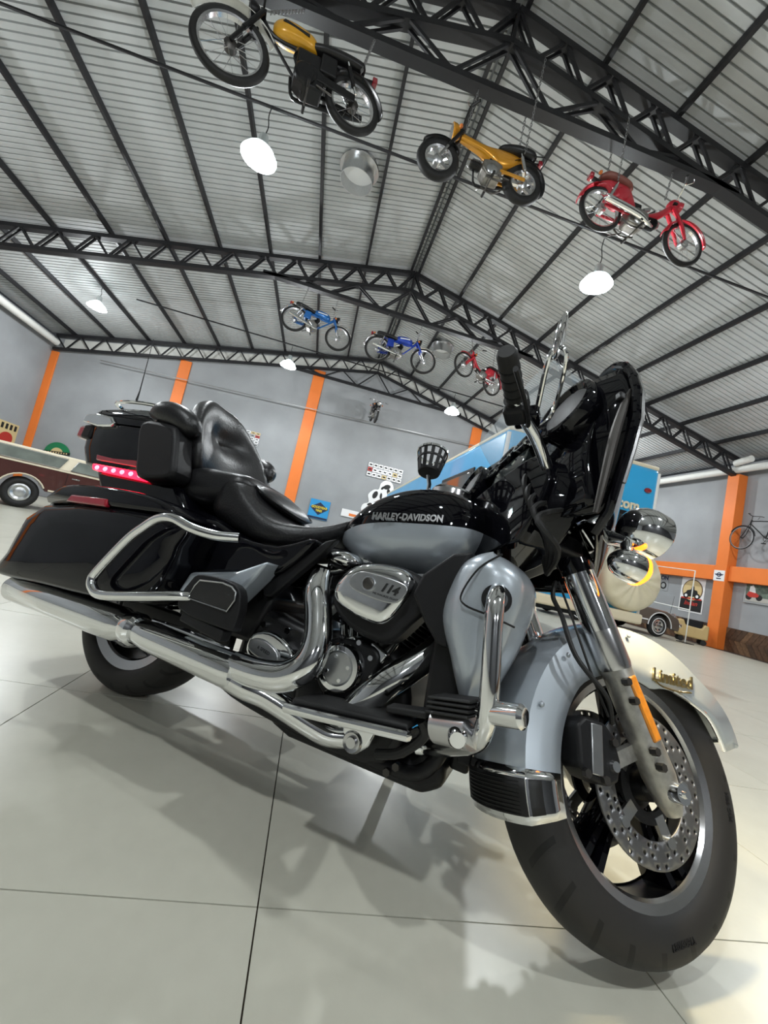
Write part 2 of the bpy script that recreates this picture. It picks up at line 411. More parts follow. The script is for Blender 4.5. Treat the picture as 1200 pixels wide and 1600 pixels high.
# high-bay pendant lamps
def lamp(x, y, lab):
    z = 5.98
    t = thing('pendant_lamp', lab, 'lamp', (x, y, z), group='high-bay pendant lamps')
    G().lathe([(.07, .17), (.10, .15), (.20, .07), (.262, -.03), (.255, -.03), (.19, .06), (.095, .14), (.065, .16)], ax=(0, 0, 1), n=36, closed=True).build('reflector', 'lampacryl', t)
    G().lathe([(.0, .33), (.06, .33), (.07, .30), (.07, .17), (.0, .165)], ax=(0, 0, 1), n=20).build('ballast_housing', 'lampmetal', t)
    G().lathe([(.0, .16), (.05, .15), (.085, .08), (.085, .03), (.05, -.02), (.0, -.035)], ax=(0, 0, 1), n=20).build('bulb', 'bulb', t)
    rodz = 6.638 if y > 10 else 6.818
    zr = min(rodz, roofz(x)+.19)-z
    if zr > .36: G().tube([(0, 0, .33), (.02, 0, .33+(zr-.33)*.3), (-.015, 0, .33+(zr-.33)*.65), (0, 0, zr)], .008, 6, smooth=4).build('cable', 'steel', t)
    L = bpy.data.lights.new('lamp_light', 'POINT'); L.energy = LAMP_W; L.color = (.94, .98, 1); L.shadow_soft_size = .10
    o = bpy.data.objects.new('lamp_light', L); COL.objects.link(o); o.parent = t; o.location = (0, 0, -.16)
    L = bpy.data.lights.new('dish_light', 'SPOT'); L.energy = LAMP_DOWN; L.color = (.94, .98, 1); L.shadow_soft_size = .12; L.spot_size = radians(164); L.spot_blend = .35
    o = bpy.data.objects.new('dish_light', L); COL.objects.link(o); o.parent = t; o.location = (0, 0, -.16)
labs = ['lit lamp at far left under the roof', 'lit lamp above the far wall left of the third orange pillar', 'lit lamp above the trailer near the far wall', 'lit lamp near the far right corner', 'lit lamp under the yellow trail bike, left of the vent duct',
        'lit lamp below the red bike with chrome exhaust', 'lit lamp at the left beyond the frame', 'lit lamp at the right beyond the frame', 'lit lamp behind the camera, left one', 'lit lamp behind the camera, right one', 'unseen fill lamp added in the hindmost row, left one', 'unseen fill lamp added in the hindmost row, right one']
for (x, y), l in zip(LAMPS, labs): lamp(x, y, 'round '+l)
# pale cladding strips behind the gable truss
for sgn, xe in ((-1, XL+.3), (1, XR-.3)):
    trim(G().prism([(RX, RZ-.06), (xe, roofz(xe)-.06), (xe, roofz(xe)-.48), (RX, RZ-.48)], lambda u, v, t: (u, t, v), YF-.02, YF+.02), 'offwhite', 0)
# roof vent ducts
def vent(x, y, lab):
    z = roofz(x)+.17
    t = thing('roof_vent', lab, 'vent', (x, y, z-.04), group='round roof vents')
    G().lathe([(.33, -.34), (.33, .25), (.318, .25), (.318, -.34)], ax=(0, 0, 1), n=32, closed=True).build('duct', 'alu', t)
    G().ring((0, 0, -.05), (0, 0, 1), .33, [(0, -.015), (.07, -.015), (.07, .015), (0, .015)], 32).build('flange', 'chrome2', t)
    G().lathe([(.0, -.09), (.318, -.10)], ax=(0, 0, 1), n=32).build('inner_cap', 'signwhite', t)
vent(-.74, 7.72, 'round metal vent duct in the left roof slope beside the yellow bikes')
vent(2.92, 13.25, 'round metal vent duct in the right roof slope beside the small red bike')

# ================================================================== THE TOURING MOTORCYCLE
# local frame: x forward from the rear axle, y left, z up; leans on its side stand, bars turned to the left
BX, BY, BYAW, BLEAN, BSTEER = -.55042, 1.73824, -.56565, .1228, .72352
BM = Matrix.Translation((BX, BY, 0)) @ Matrix.Rotation(BYAW, 4, 'Z') @ Matrix.Rotation(-BLEAN, 4, 'X')
bike = thing('touring_motorcycle', 'large black and silver touring motorcycle with chrome exhaust leaning on the tiled floor', 'motorcycle', mtx=BM)
WB, RAKE = 1.625, radians(26)
A0 = V((WB+.17, 0, 0)); AXS = V((-sin(RAKE), 0, cos(RAKE)))
SM = Matrix.Translation(A0) @ Matrix.Rotation(BSTEER, 4, AXS) @ Matrix.Translation(-A0)
def P(name, g, m, parent=bike, steer=False, **k):
    if steer: k['mtx'] = SM @ k.get('mtx', Matrix.Identity(4))
    return g.build(name, m, parent, **k)
def mir(pts): return [(p[0], -p[1], p[2]) for p in pts]
XZ = lambda u, v, t: (u, t, v)

# ---- wheels
def tyre(R, w, h):
    """tyre section ring about radius R-h"""
    pr = []
    for k in range(20):
        a = 2*pi*k/20; c, s = cos(a), sin(a)
        pr.append((R-h+h*(abs(c)**.8)*(1 if c > 0 else -1), w*(abs(s)**.75)*(1 if s > 0 else -1)))
    return G().lathe(pr, n=96, closed=True)
def drilled_disc(r0, r1, y, n=36):
    g = G(); hr = .0048
    rows = 3
    for ri in range(rows):
        ra = r0+(r1-r0)*ri/rows; rb = r0+(r1-r0)*(ri+1)/rows
        for k in range(n):
            off = .5*(ri % 2)
            t0, t1 = 2*pi*(k+off)/n, 2*pi*(k+1+off)/n; tm_, rm = (t0+t1)/2, (ra+rb)/2
            P8 = [(ra, t0), (rm, t0), (rb, t0), (rb, tm_), (rb, t1), (rm, t1), (ra, t1), (ra, tm_)]
            c = (rm*cos(tm_), rm*sin(tm_)); outer = [(r*cos(t), y, r*sin(t)) for r, t in P8]
            inner = []
            for r, t in P8:
                d = V((r*cos(t)-c[0], r*sin(t)-c[1])).normalized(); inner.append((c[0]+d.x*hr, y, c[1]+d.y*hr))
            if (k+ri) % 3 == 1: g.add(outer, [tuple(range(8))])
            else: g.add(outer+inner, [(i, (i+1) % 8, 8+(i+1) % 8, 8+i) for i in range(8)])
    return g
def wheel(name, cx, w, steer, rimr, nsp, discs):
    mt = Matrix.Translation((cx, 0, .32))
    if steer: mt = SM @ mt
    wh = tyre(.32, w, .056).build(name, 'tyre', bike, ang=60, mtx=mt)
    rw = w*.78
    G().lathe([(rimr+.012, rw), (rimr+.012, rw-.006), (rimr-.012, rw-.012), (rimr-.018, 0), (rimr-.012, -rw+.012), (rimr+.012, -rw+.006), (rimr+.012, -rw), (rimr+.03, -rw), (rimr+.03, rw)], n=72, closed=True).build('rim', 'engine', wh)
    for s in (1, -1):
        G().lathe([(rimr+.022, s*(rw+.003)), (rimr+.022, s*(rw+.008)), (rimr-.010, s*(rw-.002)), (rimr-.016, s*(rw-.010))], n=72, closed=True).build('rim_lip', 'chrome2', wh)
    G().lathe([(.0, -.085), (.03, -.085), (.034, -.05), (.05, -.045), (.05, .045), (.034, .05), (.03, .085), (0, .085)], n=32).build('hub', 'engine', wh)
    for k in range(nsp):
        for d in (-1, 1):
            a = 2*pi*k/nsp+.35; a0, a1 = a+d*.17, a+d*.10
            p0 = V((cos(a0), 0, sin(a0)))*.045; p1 = V((cos(a1), 0, sin(a1)))*(rimr-.005)
            g = G()
            t = (p1-p0).normalized(); n_ = V((t.z, 0, -t.x))
            ring = lambda p, ww, yo, yi: [p+n_*ww+V((0, yi, 0)), p+n_*ww*.5+V((0, yo, 0)), p-n_*ww*.5+V((0, yo, 0)), p-n_*ww+V((0, yi, 0)), p-n_*ww*.5-V((0, yo, 0)), p+n_*ww*.5-V((0, yo, 0))]
            g.loft([ring(p0, .017, .040, 0), ring(p0.lerp(p1, .5), .013, .030, 0), ring(p1, .017, rw*.75, 0)])
            sp = g.build('spoke', 'black', wh, ang=25)
    for y in discs:
        dd = drilled_disc(.100, .150, y).build('brake_disc', 'disc', wh, solid=.005, ang=30)
        for k in range(5):
            a = 2*pi*k/5+.2; c, s = cos(a), sin(a); yy = y*.92
            g = G(); g.bar((c*.06, yy, s*.06), (c*.112, yy, s*.112), .008, .026, (0, 1, 0)); g.cyl((c*.108, yy-.012, s*.108), (c*.108, yy+.012, s*.108), .011, 12)
            g.build('disc_bolt', 'alu', wh)
        G().ring((0, y*.9, 0), (0, 1, 0), .062, [(-.012, -.004), (.012, -.004), (.012, .004), (-.012, .004)], 32).build('disc_carrier', 'plastic', wh)
    return wh
rw_ = wheel('rear_wheel', 0, .09, False, .205, 5, (-.085,))
fw_ = wheel('front_wheel', WB, .066, True, .219, 5, (-.078, .078))
fwl = Matrix.Identity(4)
for a, body in ((-1.25, '130/80B17'), (.05, 'M/C 65H'), (1.9, 'FRONT')):
    rr = .268; c, s = cos(a), sin(a)
    o_ = (rr*c, -.0655, rr*s)
    text('sidewall_lettering', body, .016, 'plastic', fw_, axes(o_, (-s, 0, c) if True else (1, 0, 0), (c, 0, s)) @ Matrix.Rotation(0, 4, 'Z'), ext=.0012, bold=.0006)

# ---- front fender (turns with the fork)
FC = V((WB, 0, .32))
def fender_mesh(a0, a1, n, w, R, flare=0, t0=0, t1=1, umax=1):
    rings = []
    for i in range(n+1):
        t = t0+(t1-t0)*i/n; a = radians(a0+(a1-a0)*t)
        r = R+flare*max(0, 1-t*5)**1.6
        ww = w*(1-.55*max(0, 1-t*6)**2)+.012*max(0, (t-.62)/.38)
        drop = .075+.010*sin(pi*t) + .05*max(0, min(1, (t-.10)*4))*max(0, 1-abs(t-.36)*3.2)
        ring = []
        for k in range(17):
            u = (-1+2*k/16)*umax; au = abs(u)
            if au < .62: y = ww*(u/.62)*.90; rr = r-.020*(au/.62)**2
            else:
                q = (au-.62)/.38; y = (1 if u > 0 else -1)*ww*(.90+.10*min(1, q*1.6)); rr = r-.020-drop*q
            ring.append((FC.x+cos(a)*rr, y, FC.z+sin(a)*rr))
        rings.append(ring)
    return G().loft(rings, cap=False, closed=False)
ff = P('front_fender', fender_mesh(24, 201, 44, .093, .362, .075), 'silver', steer=True, solid=.004, ang=50)
# chrome end strip with ribbed mud guard at the rear edge of the fender
def fend_pt(a, y, r=.366): return (FC.x+cos(radians(a))*r, y, FC.z+sin(radians(a))*r)
fender_mesh(24, 201, 5, .097, .367, 0, .922, 1.008).build('fender_trim', 'chrome', ff, solid=.005, ang=50)
fender_mesh(24, 201, 4, .097, .371, 0, .938, .995, .80).build('ribbed_insert', 'rubber', ff, solid=.005, ang=50)
for k in range(9):
    a = 191+8.6*k/8; G().tube([fend_pt(a, -.088+.176*j/8, .376-.020*abs(2*j/8-1)**2) for j in range(9)], .0016, 5).build('rib', 'plastic', ff)
G().tube([fend_pt(24.5, y, .437-.04*abs(y/.045)**2) for y in (-.045, -.03, -.015, 0, .015, .03, .045)], .005, 6).build('fender_tip_trim', 'chrome', ff)
for s in (-1, 1):
    pts = [(FC.x+cos(radians(a))*r, s*(yy), FC.z+sin(radians(a))*r) for a, r, yy in ((25, .338, .049), (33, .310, .069), (45, .281, .090), (58, .255, .094), (70, .239, .094))]
    G().tube(pts, .005, 8, smooth=3).build('fender_skirt_trim', 'chrome', ff)
# script badge on the fender skirt
bm_ = axes((1.70, -.0985, .572), (1, 0, .12), (-.1, .1, 1))
text('script_badge', 'Limited', .046, 'goldmetal', ff, bm_, ext=.002, shear=.4, bold=.0008)
G().tube([(1.645, -.099, .550), (1.67, -.099, .544), (1.72, -.099, .547), (1.765, -.099, .557)], .0022, 6, smooth=3).build('badge_underline', 'goldmetal', ff)
for a, y in ((100, -.095), (140, -.1), (165, -.1), (118, -.1)):
    G().ell((FC.x+cos(radians(a))*.325, y, FC.z+sin(radians(a))*.325), (.006, .004, .006), 10, 6).build('fender_rivet', 'silver', ff)

# ---- fork legs
FA = V((1.618, 0, .316)); FD = (V((1.385, 0, .72))-FA).normalized()
fk = lambda d, y: tuple(FA+FD*d+V((0, y, 0)))
for s in (-1, 1):
    y = s*.122
    g = G(); g.tube([fk(-.045, y), fk(-.02, y), fk(.03, y), fk(.12, y), fk(.25, y)], [.016, .027, .034, .033, .034], 20)
    leg = P('fork_leg', g, 'dalu', steer=True)
    G().tube([fk(.25, y), fk(.26, y), fk(.34, y)], [.0345, .037, .037], 24).build('fork_slider_sleeve', 'chrome2', leg)
    G().tube([fk(.34, y), fk(.48, y)], [.0375, .0375], 24).build('chrome_fork_cover', 'chrome', leg)
    G().tube([fk(.48, y), fk(.50, y), fk(.78, y)], [.041, .043, .043], 24).build('upper_fork_cover', 'black', leg)
    G().box(fk(.165, y+s*.030), (.024, .012, .135), Matrix.Rotation(-atan2(FD.x, FD.z), 3, 'Y').inverted() if 0 else Matrix.Rotation(atan2(FD.x, FD.z), 3, 'Y')).build('side_reflector', 'amberoff', leg, bev=.004)
    for d, o_ in ((.055, -.03), (.085, -.03), (.185, -.03), (.225, -.028)):
        p = V(fk(d, y+s*.026))+V((-FD.z, 0, FD.x))*(.022)
        G().cyl(p, p+V((0, s*.016, 0)), .0085, 6).build('bolt', 'dsteel', leg)
P('front_axle', G().cyl((FA.x, -.162, FA.z), (FA.x, .162, FA.z), .013, 16), 'chrome2', steer=True)
for s in (-1, 1): P('axle_nut', G().lathe([(.0, .172), (.006, .172), (.008, .165), (.019, .165), (.021, .15), (.021, .135)], (FA.x, 0, FA.z), (0, s, 0), 20), 'chrome', steer=True)
# ---- brake calipers
for s in (-1, 1):
    y = s*.10
    poly = [(1.375, .385), (1.395, .405), (1.45, .405), (1.475, .385), (1.492, .34), (1.485, .302), (1.46, .288), (1.41, .292), (1.385, .31)]
    cal = P('brake_caliper', G().prism(poly, XZ, y-s*.028, y+s*.032), 'plastic', steer=True, bev=.008)
    G().prism([(1.408, .395), (1.438, .397), (1.440, .302), (1.412, .302)], XZ, y+s*.030, y+s*.036).build('mesh_plate', 'alu', cal, bev=.002)
    for px, pz in ((1.468, .372), (1.445, .298), (1.398, .30)): G().cyl((px, y+s*.03, pz), (px, y+s*.040, pz), .009, 6).build('bolt', 'dsteel', cal)
    G().lathe([(0, .039), (.010, .039), (.012, .030)], (1.470, y, .328), (0, s, 0), 20).build('caliper_badge', 'chrome', cal)
    P('caliper_bracket', G().bar((1.475, y+s*.005, .33), (1.60, y+s*.005, .40), .02, .03), 'dalu', steer=True)
P('brake_line', G().tube([(1.335, -.095, .70), (1.325, -.10, .655), (1.345, -.11, .61), (1.365, -.135, .52), (1.44, -.145, .455), (1.475, -.125, .41)], .0055, 8, smooth=6), 'rubber', steer=True)
P('sensor_wire', G().tube([(1.34, -.10, .70), (1.36, -.13, .60), (1.40, -.14, .50), (1.46, -.13, .42)], .003, 6, smooth=6), 'rubber', steer=True)

# ---- headlamp bar, passing lamps, indicators
hs = P('lamp_bar_housing', G().loft([[(1.40, y, .79), (1.345, y, .84), (1.36, y, .875), (1.42, y, .875), (1.455, y, .83)] for y in (-.165, -.12, 0, .12, .165)]), 'chrome', steer=True, bev=.012)
for s in (-1, 1):
    arm = P('lamp_arm', G().tube([(1.40, s*.13, .85), (1.405, s*.185, .826), (1.425, s*.225, .806)], [.026, .019, .016], 14, smooth=5), 'chrome', steer=True)
    c = V((1.466, s*.238, .846)); d = V((1, 0, -.03)).normalized()
    pl = P('passing_lamp', G().lathe([(.0, -.062), (.025, -.057), (.045, -.042), (.057, -.02), (.061, .0), (.061, .03), (.056, .036), (.054, .03)], tuple(c), tuple(d), 36), 'chrome', steer=True)
    G().lathe([(.0, .040), (.03, .037), (.054, .030)], tuple(c), tuple(d), 32).build('lens', 'headglow', pl)
    c2 = V((1.425, s*.230, .738))
    si = P('turn_signal', G().lathe([(.0, -.055), (.016, -.05), (.03, -.034), (.037, -.012), (.038, .015), (.036, .018)], tuple(c2), (1, 0, .0), 32), 'chrome', steer=True)
    G().lathe([(.038, .016), (.038, .026), (.028, .038), (.0, .044)], tuple(c2), (1, 0, 0), 28).build('lens', 'amber', si)
    P('signal_stalk', G().tube([(1.425, s*.225, .806), (1.42, s*.228, .785), (1.42, s*.230, .755)], .013, 12), 'chrome', steer=True)
    L = bpy.data.lights.new('passing_light', 'SPOT'); L.energy = 32; L.color = (1, .82, .48); L.spot_size = radians(160); L.spot_blend = .25; L.shadow_soft_size = .04
    lo = bpy.data.objects.new('passing_light', L); COL.objects.link(lo); lo.parent = bike
    lo.matrix_local = SM @ axes(tuple(c+d*.06), (0, 0, 1), (0, 1, 0)) @ Matrix.Rotation(0, 4, 'Z')
    zdir = (d+V((0, 0, -.35))).normalized(); xa = V((0, 1, 0)); ya = (-zdir).cross(xa)
    lo.matrix_local = SM @ Matrix(((xa.x, ya.x, -zdir.x, c.x+.06), (xa.y, ya.y, -zdir.y, c.y), (xa.z, ya.z, -zdir.z, c.z), (0, 0, 0, 1)))

# ---- batwing fairing (fork mounted)
def wing_edge(z):
    """rear edge of the wing: x, y at height z"""
    t = [(.765, 1.305, .25), (.80, 1.30, .295), (.86, 1.29, .33), (.93, 1.287, .362), (1.00, 1.283, .390), (1.08, 1.283, .398), (1.15, 1.285, .388), (1.21, 1.292, .365), (1.255, 1.302, .33), (1.285, 1.318, .285), (1.30, 1.335, .235)]
    z = min(max(z, t[0][0]), t[-1][0])
    for a, b in zip(t, t[1:]):
        if z <= b[0]:
            k = (z-a[0])/(b[0]-a[0]); return a[1]+(b[1]-a[1])*k, a[2]+(b[2]-a[2])*k
ZS = [.765, .78, .80, .83, .86, .89, .93, .97, 1.0, 1.04, 1.08, 1.12, 1.15, 1.18, 1.21, 1.235, 1.255, 1.27, 1.285, 1.30]
def outer(z, u):
    xe, ye = wing_edge(z); h = (z-.765)/.5
    xf = 1.53+.07*sin(pi*min(1, max(0, h))**.9)
    xf = max(xf, xe+.1); c = abs(u)
    return (xe+(xf-xe)*(1-c**1.12), ye*u, z)
rings = [[outer(z, -cos(pi*k/28)) for k in range(29)] for z in ZS]
fair = P('batwing_fairing', G().loft(rings, cap=False, closed=False), 'black', steer=True, solid=.006, ang=60)
edge = [(wing_edge(z)[0], -wing_edge(z)[1], z) for z in ZS]
for s in (1, -1):
    pts = [(p[0]-.004, p[1]*s, p[2]) for p in edge]
    G().tube(pts, .011, 10).build('fairing_rim', 'black', fair)
    G().tube([(p[0]+.008, p[1]*1.004*s, p[2]) for p in edge[4:18]], .0075, 8).build('fairing_edge_strip', 'chrome2', fair)
    # inner side panel with light trim strip
    G().grid(lambda u, v: (wing_edge(.80+.40*u)[0]-.004-.055*v+.02*sin(pi*u), -s*(wing_edge(.80+.40*u)[1]*(1-.33*v)-.004), .80+.40*u), 14, 5).build('inner_side_panel', 'black', fair, solid=.006)
    G().tube([(1.250, -s*.305, .77), (1.245, -s*.335, .85), (1.247, -s*.362, .95), (1.262, -s*.378, 1.04), (1.280, -s*.382, 1.10)], [.006, .009, .011, .009, .004], 10, smooth=5).build('inner_trim_strip', 'dsteel', fair)
    G().box((1.262, -s*.374, 1.065), (.03, .018, .022)).build('trim_clip', 'plastic', fair, bev=.004)
def inner(u, v):
    y = -.30+.60*u; z = .80+.47*v-.04*(abs(2*u-1)**2)*v
    x = 1.255+.10*v-.03*sin(pi*v)-.055*cos(2*pi*u*1.0)*sin(pi*v)*.5-.03*(1-abs(2*u-1))
    return (x, y, z)
inn = P('inner_fairing', G().grid(inner, 26, 14), 'black', steer=True, solid=.008, ang=60)
for s in (-1, 1):
    c = V((1.216, s*.238, 1.118)); d = V((-1, s*.05, .2)).normalized()
    sp = P('speaker_pod', G().lathe([(.088, -.06), (.094, -.01), (.090, .006), (.078, .008), (.070, -.004), (.0, -.006)], tuple(c), tuple(d), 40), 'black', steer=True)
    G().lathe([(.0, .0025), (.04, .001), (.068, -.004)], tuple(c), tuple(d), 32).build('speaker_grille', 'plastic', sp)
for k, y in enumerate((-.11, -.04, .04, .11)):
    gz = 1.15-.02*(k % 3 == 0); gg = P('gauge', G().lathe([(.038, -.03), (.040, .0), (.036, .004), (.033, .0), (.0, -.002)], (1.235, y, gz), (-1, 0, .35), 28), 'black', steer=True)
    G().ring((1.235, y, gz), (-1, 0, .35), .037, [(-.003, 0), (.003, 0), (.003, .005), (-.003, .005)], 28).build('gauge_bezel', 'chrome', gg)
P('infotainment_screen', G().box((1.235, 0, 1.06), (.03, .16, .09), Matrix.Rotation(.25, 3, 'Y')), 'dglass', steer=True, bev=.006)
P('inner_fairing_cap', G().loft([cr([(1.18, -w_, z), (1.21, -w_*1.2, z), (1.30, -w_*1.2, z), (1.30, w_*1.2, z), (1.21, w_*1.2, z), (1.18, w_, z)], 3, True) for z, w_ in ((.74, .11), (.80, .16), (.88, .19), (.94, .18), (.985, .14))]), 'black', steer=True, bev=.006)
for k in range(5): P('wiring_loom', G().tube([(1.20+.02*k, -.13-.02*k, .96-.03*k), (1.17, -.16-.015*k, .88-.03*k), (1.24, -.13-.02*k, .79-.02*k), (1.32, -.08, .72)], .007, 6, smooth=5), 'rubber', steer=True)
ws = P('windscreen', G().grid(lambda u, v: ((1.37+.08*(1-abs(2*u-1)**2))-.16*v, (-.25+.50*u)*(1-.16*v*v), 1.215+.345*v*(1-.72*abs(2*u-1)**2.0)), 24, 10), 'glass', steer=True, solid=.004, ang=80)
hl = P('headlamp', G().lathe([(.0, -.03), (.06, -.025), (.082, -.01), (.088, .01), (.082, .02), (.078, .012)], (1.545, 0, .95), (1, 0, -.04), 36), 'chrome', steer=True)
G().lathe([(.0, .045), (.045, .035), (.078, .012)], (1.545, 0, .95), (1, 0, -.04), 36).build('lens', 'headglow', hl)

# ---- handlebar, grips, levers, mirrors
for s in (-1, 1):
    hb = P('handlebar', G().tube([(1.255, 0, .93), (1.262, s*.09, .92), (1.25, s*.15, .90), (1.21, s*.20, .912), (1.13, s*.25, .945), (1.05, s*.29, .965), (.93, s*.405, .95)], .0145, 14, smooth=6), 'chrome', steer=True)
    a, b = V((1.02, s*.308, .968)), V((.925, s*.408, .952)); dv = (b-a).normalized()
    gr = P('hand_grip', G().tube([a, a+dv*.005, b-dv*.008, b], [.016, .0215, .0215, .017], 20), 'rubber', steer=True)
    for k in range(4): G().tube([a+dv*(.02+.025*k)-dv*.002, a+dv*(.02+.025*k)+dv*.002], [.0228, .0228], 18).build('grip_ring', 'plastic', gr)
    h0 = a-dv*.055
    P('switch_housing', G().box(tuple(a-dv*.03), (.05, .052, .075), Matrix.Rotation(s*-.75, 3, 'Z')), 'plastic', steer=True, bev=.01)
    P('master_cylinder', G().box(tuple(a-dv*.075+V((.02, 0, .022))), (.045, .06, .04), Matrix.Rotation(s*-.75, 3, 'Z')), 'black', steer=True, bev=.008)
    P('grip_collar', G().tube([a-dv*.002, a-dv*.008], [.026, .026], 20), 'chrome', steer=True)
    P('brake_lever', G().tube([a-dv*.06+V((.02, 0, -.01)), a-dv*.03+V((.035, 0, -.03)), a+dv*.04+V((.03, s*.01, -.045)), b+V((.02, s*.01, -.05))], [.009, .008, .007, .008], 8, smooth=5, flat=.7), 'plastic', steer=True)
    m0 = a-dv*.09+V((.03, 0, .03)); m1 = V((1.075, s*.365, 1.125)) if s < 0 else V((1.13, .345, 1.05))
    P('mirror_stem', G().tube([m0, m0+V((.01, s*.005, .035)), m1+V((-.005, -s*.02, -.03)), m1], .0065, 10, smooth=6), 'chrome', steer=True)
    P('mirror_brace', G().tube([m0+V((.025, -s*.02, 0)), m0+V((.06, s*.0, .06)), m1+V((.03, 0, -.02)), m1+V((.01, 0, .012))], .005, 8, smooth=6), 'chrome', steer=True)
    nrm = V((.72, s*.62, -.1)).normalized() if s < 0 else V((.95, .2, 0)).normalized()
    mz = V((.14, -s*-.10, 1)).normalized(); mx_ = mz.cross(nrm).normalized()
    R3 = Matrix((mx_, nrm.cross(mx_)*-1 if 0 else mz, nrm)).transposed()
    mi = P('mirror', G().ell(tuple(m1+mz*.045), (.040, .074, .010), 24, 10, R3), 'chrome', steer=True)

# ---- tank
def tank_section(x, zt, zb, hw):
    pts = []
    for k in range(25):
        a = pi*k/24            # 0 top .. pi bottom on the right side
        c, s = cos(a), sin(a)
        z = (zt+zb)/2+(zt-zb)/2*(abs(c)**.82)*(1 if c > 0 else -1)
        pts.append((x, -hw*(abs(s)**.62), z))
    return pts
TK = cr([(.735, .775, .735, .035), (.78, .825, .705, .10), (.85, .885, .682, .155), (.94, .932, .668, .182), (1.03, .952, .668, .192), (1.11, .950, .690, .188), (1.18, .925, .735, .160), (1.225, .875, .79, .10)], 6)
secs = [tank_section(*t) for t in TK]
cut = 10
for s in (1, -1):
    top = [[(p[0], p[1]*s, p[2]) for p in sec[:cut+3]] for sec in secs]
    G().loft(top, cap=False, closed=False)
    low = [[(p[0], p[1]*s*1.003, p[2]) for p in sec[cut+2:]] for sec in secs]
    if s == 1:
        tank = P('fuel_tank', G().loft([[(p[0], -p[1], p[2]) for p in reversed(sec[:cut+3])]+[p for p in sec[1:cut+3]] for sec in secs], cap=False, closed=False), 'black', ang=70)
    G().loft(low, cap=False, closed=False).build('tank_side_panel', 'silver', tank, ang=70)
    tm_ = axes((1.005, -.1935*s, .822), (s*1, 0, .13), (0, .28*s, 1))
    text('tank_badge', 'HARLEY-DAVIDSON', .0295, 'chrome2', tank, tm_, ext=.0035, bold=.0012, sx=.80)
P('tank_console', G().lathe([(.066, .0), (.066, .028), (.060, .036), (.0, .040)], (1.065, 0, .945), (0, 0, 1), 36), 'chrome2')
P('tank_console_strip', G().loft([[(x, -w_, z-.012), (x, -w_*.6, z+.006), (x, w_*.6, z+.006), (x, w_, z-.012)] for x, w_, z in ((.80, .02, .845), (.88, .03, .90), (.96, .038, .938), (1.03, .05, .953))]), 'black', bev=.003)
dh = P('drink_holder', G().tube([(.985, 0, .945), (.985, -.01, .99), (.975, -.015, 1.02)], .007, 10), 'chrome')
DO, DA = (.975, -.015, 1.03), (-.12, .25, .96)
G().lathe([(0, -.004), (.036, -.004), (.038, .004), (.0, .006)], DO, DA, 28).build('holder_base', 'plastic', dh)
G().ring(DO, DA, .045, [(-.002, .045), (.003, .045), (.003, .052), (-.002, .052)], 32).build('holder_ring', 'plastic', dh)
G().ring(DO, DA, .052, [(-.003, .075), (.004, .075), (.004, .083), (-.003, .083)], 32).build('holder_rim', 'chrome', dh)
dav = V(DA).normalized(); du = dav.orthogonal().normalized(); dx_ = dav.cross(du)
for k in range(12):
    a = 2*pi*k/12; rd = du*cos(a)+dx_*sin(a)
    G().bar(V(DO)+rd*.036, V(DO)+rd*.052+dav*.078, .012, .003, tuple(dav.cross(rd))).build('holder_rib', 'plastic', dh)
P('holder_clamp', G().box((.985, 0, .955), (.03, .04, .025)), 'chrome', bev=.005)

# ---- rider seat, passenger seat, backrest
def pad(name, secs, m='leather', n=8, parent=bike, flat=.55):
    """secs: (x, ztop, zbot, halfwidth)"""
    S = cr(secs, n); rings = []
    for x, zt, zb, hw in S:
        ring = []
        for k in range(24):
            a = 2*pi*k/24; c, s = cos(a), sin(a)
            ring.append((x, hw*(abs(c)**flat)*(1 if c > 0 else -1), (zt+zb)/2+(zt-zb)/2*(abs(s)**flat)*(1 if s > 0 else -1)))
        rings.append(ring)
    return P(name, G().loft(rings), m, parent, ang=70)
seat = pad('rider_seat', [(.245, .80, .74, .10), (.27, .855, .71, .17), (.32, .872, .69, .205), (.38, .862, .672, .215), (.45, .812, .655, .218), (.53, .762, .645, .214), (.61, .748, .655, .195), (.69, .762, .690, .150), (.75, .795, .735, .105), (.80, .835, .79, .055)])
# raised oval panel on the bolster and piping
G().ell((.440, 0, .826), (.098, .150, .026), 28, 10, Matrix.Rotation(.46, 3, 'Y')).build('bolster_panel', 'leather', seat)
G().tube([(.444+.100*cos(t)*cos(.46), .151*sin(t), .832-.100*cos(t)*sin(.46)) for t in [2*pi*k/32 for k in range(32)]], .004, 6, closed=True).build('piping', 'leather', seat)
pseat = pad('passenger_seat', [(.02, .82, .76, .10), (.06, .87, .735, .18), (.16, .892, .73, .205), (.25, .890, .735, .205), (.32, .890, .755, .20), (.365, .884, .785, .185), (.395, .862, .81, .15), (.405, .84, .825, .10)])
def backpad():
    rings = []
    for x, z, hw, th, tilt in cr([(.075, .84, .17, .035, .2), (.065, .88, .20, .06, .2), (.035, .95, .215, .066, .25), (.0, 1.03, .205, .062, .3), (-.025, 1.10, .175, .06, .3), (-.045, 1.16, .135, .052, .3), (-.055, 1.195, .09, .036, .3), (-.06, 1.21, .04, .015, .3)], 5):
        ring = []
        for k in range(28):
            a = 2*pi*k/28; c, s = cos(a), sin(a); yy = hw*(abs(s)**.6)*(1 if s > 0 else -1)
            dent = (-.05*math.exp(-(yy/.075)**2-((z-1.035)/.05)**2)-.012*max(0, 1-abs(yy)/.1)) if c > 0 else 0
            ring.append((x+(th+dent)*(abs(c)**.7)*(1 if c > 0 else -1)+.10*(abs(yy)/.22)**3, yy, z+.25*th*c))
        rings.append(ring)
    return G().loft(rings)
bk = P('passenger_backrest', backpad(), 'leather', ang=70)
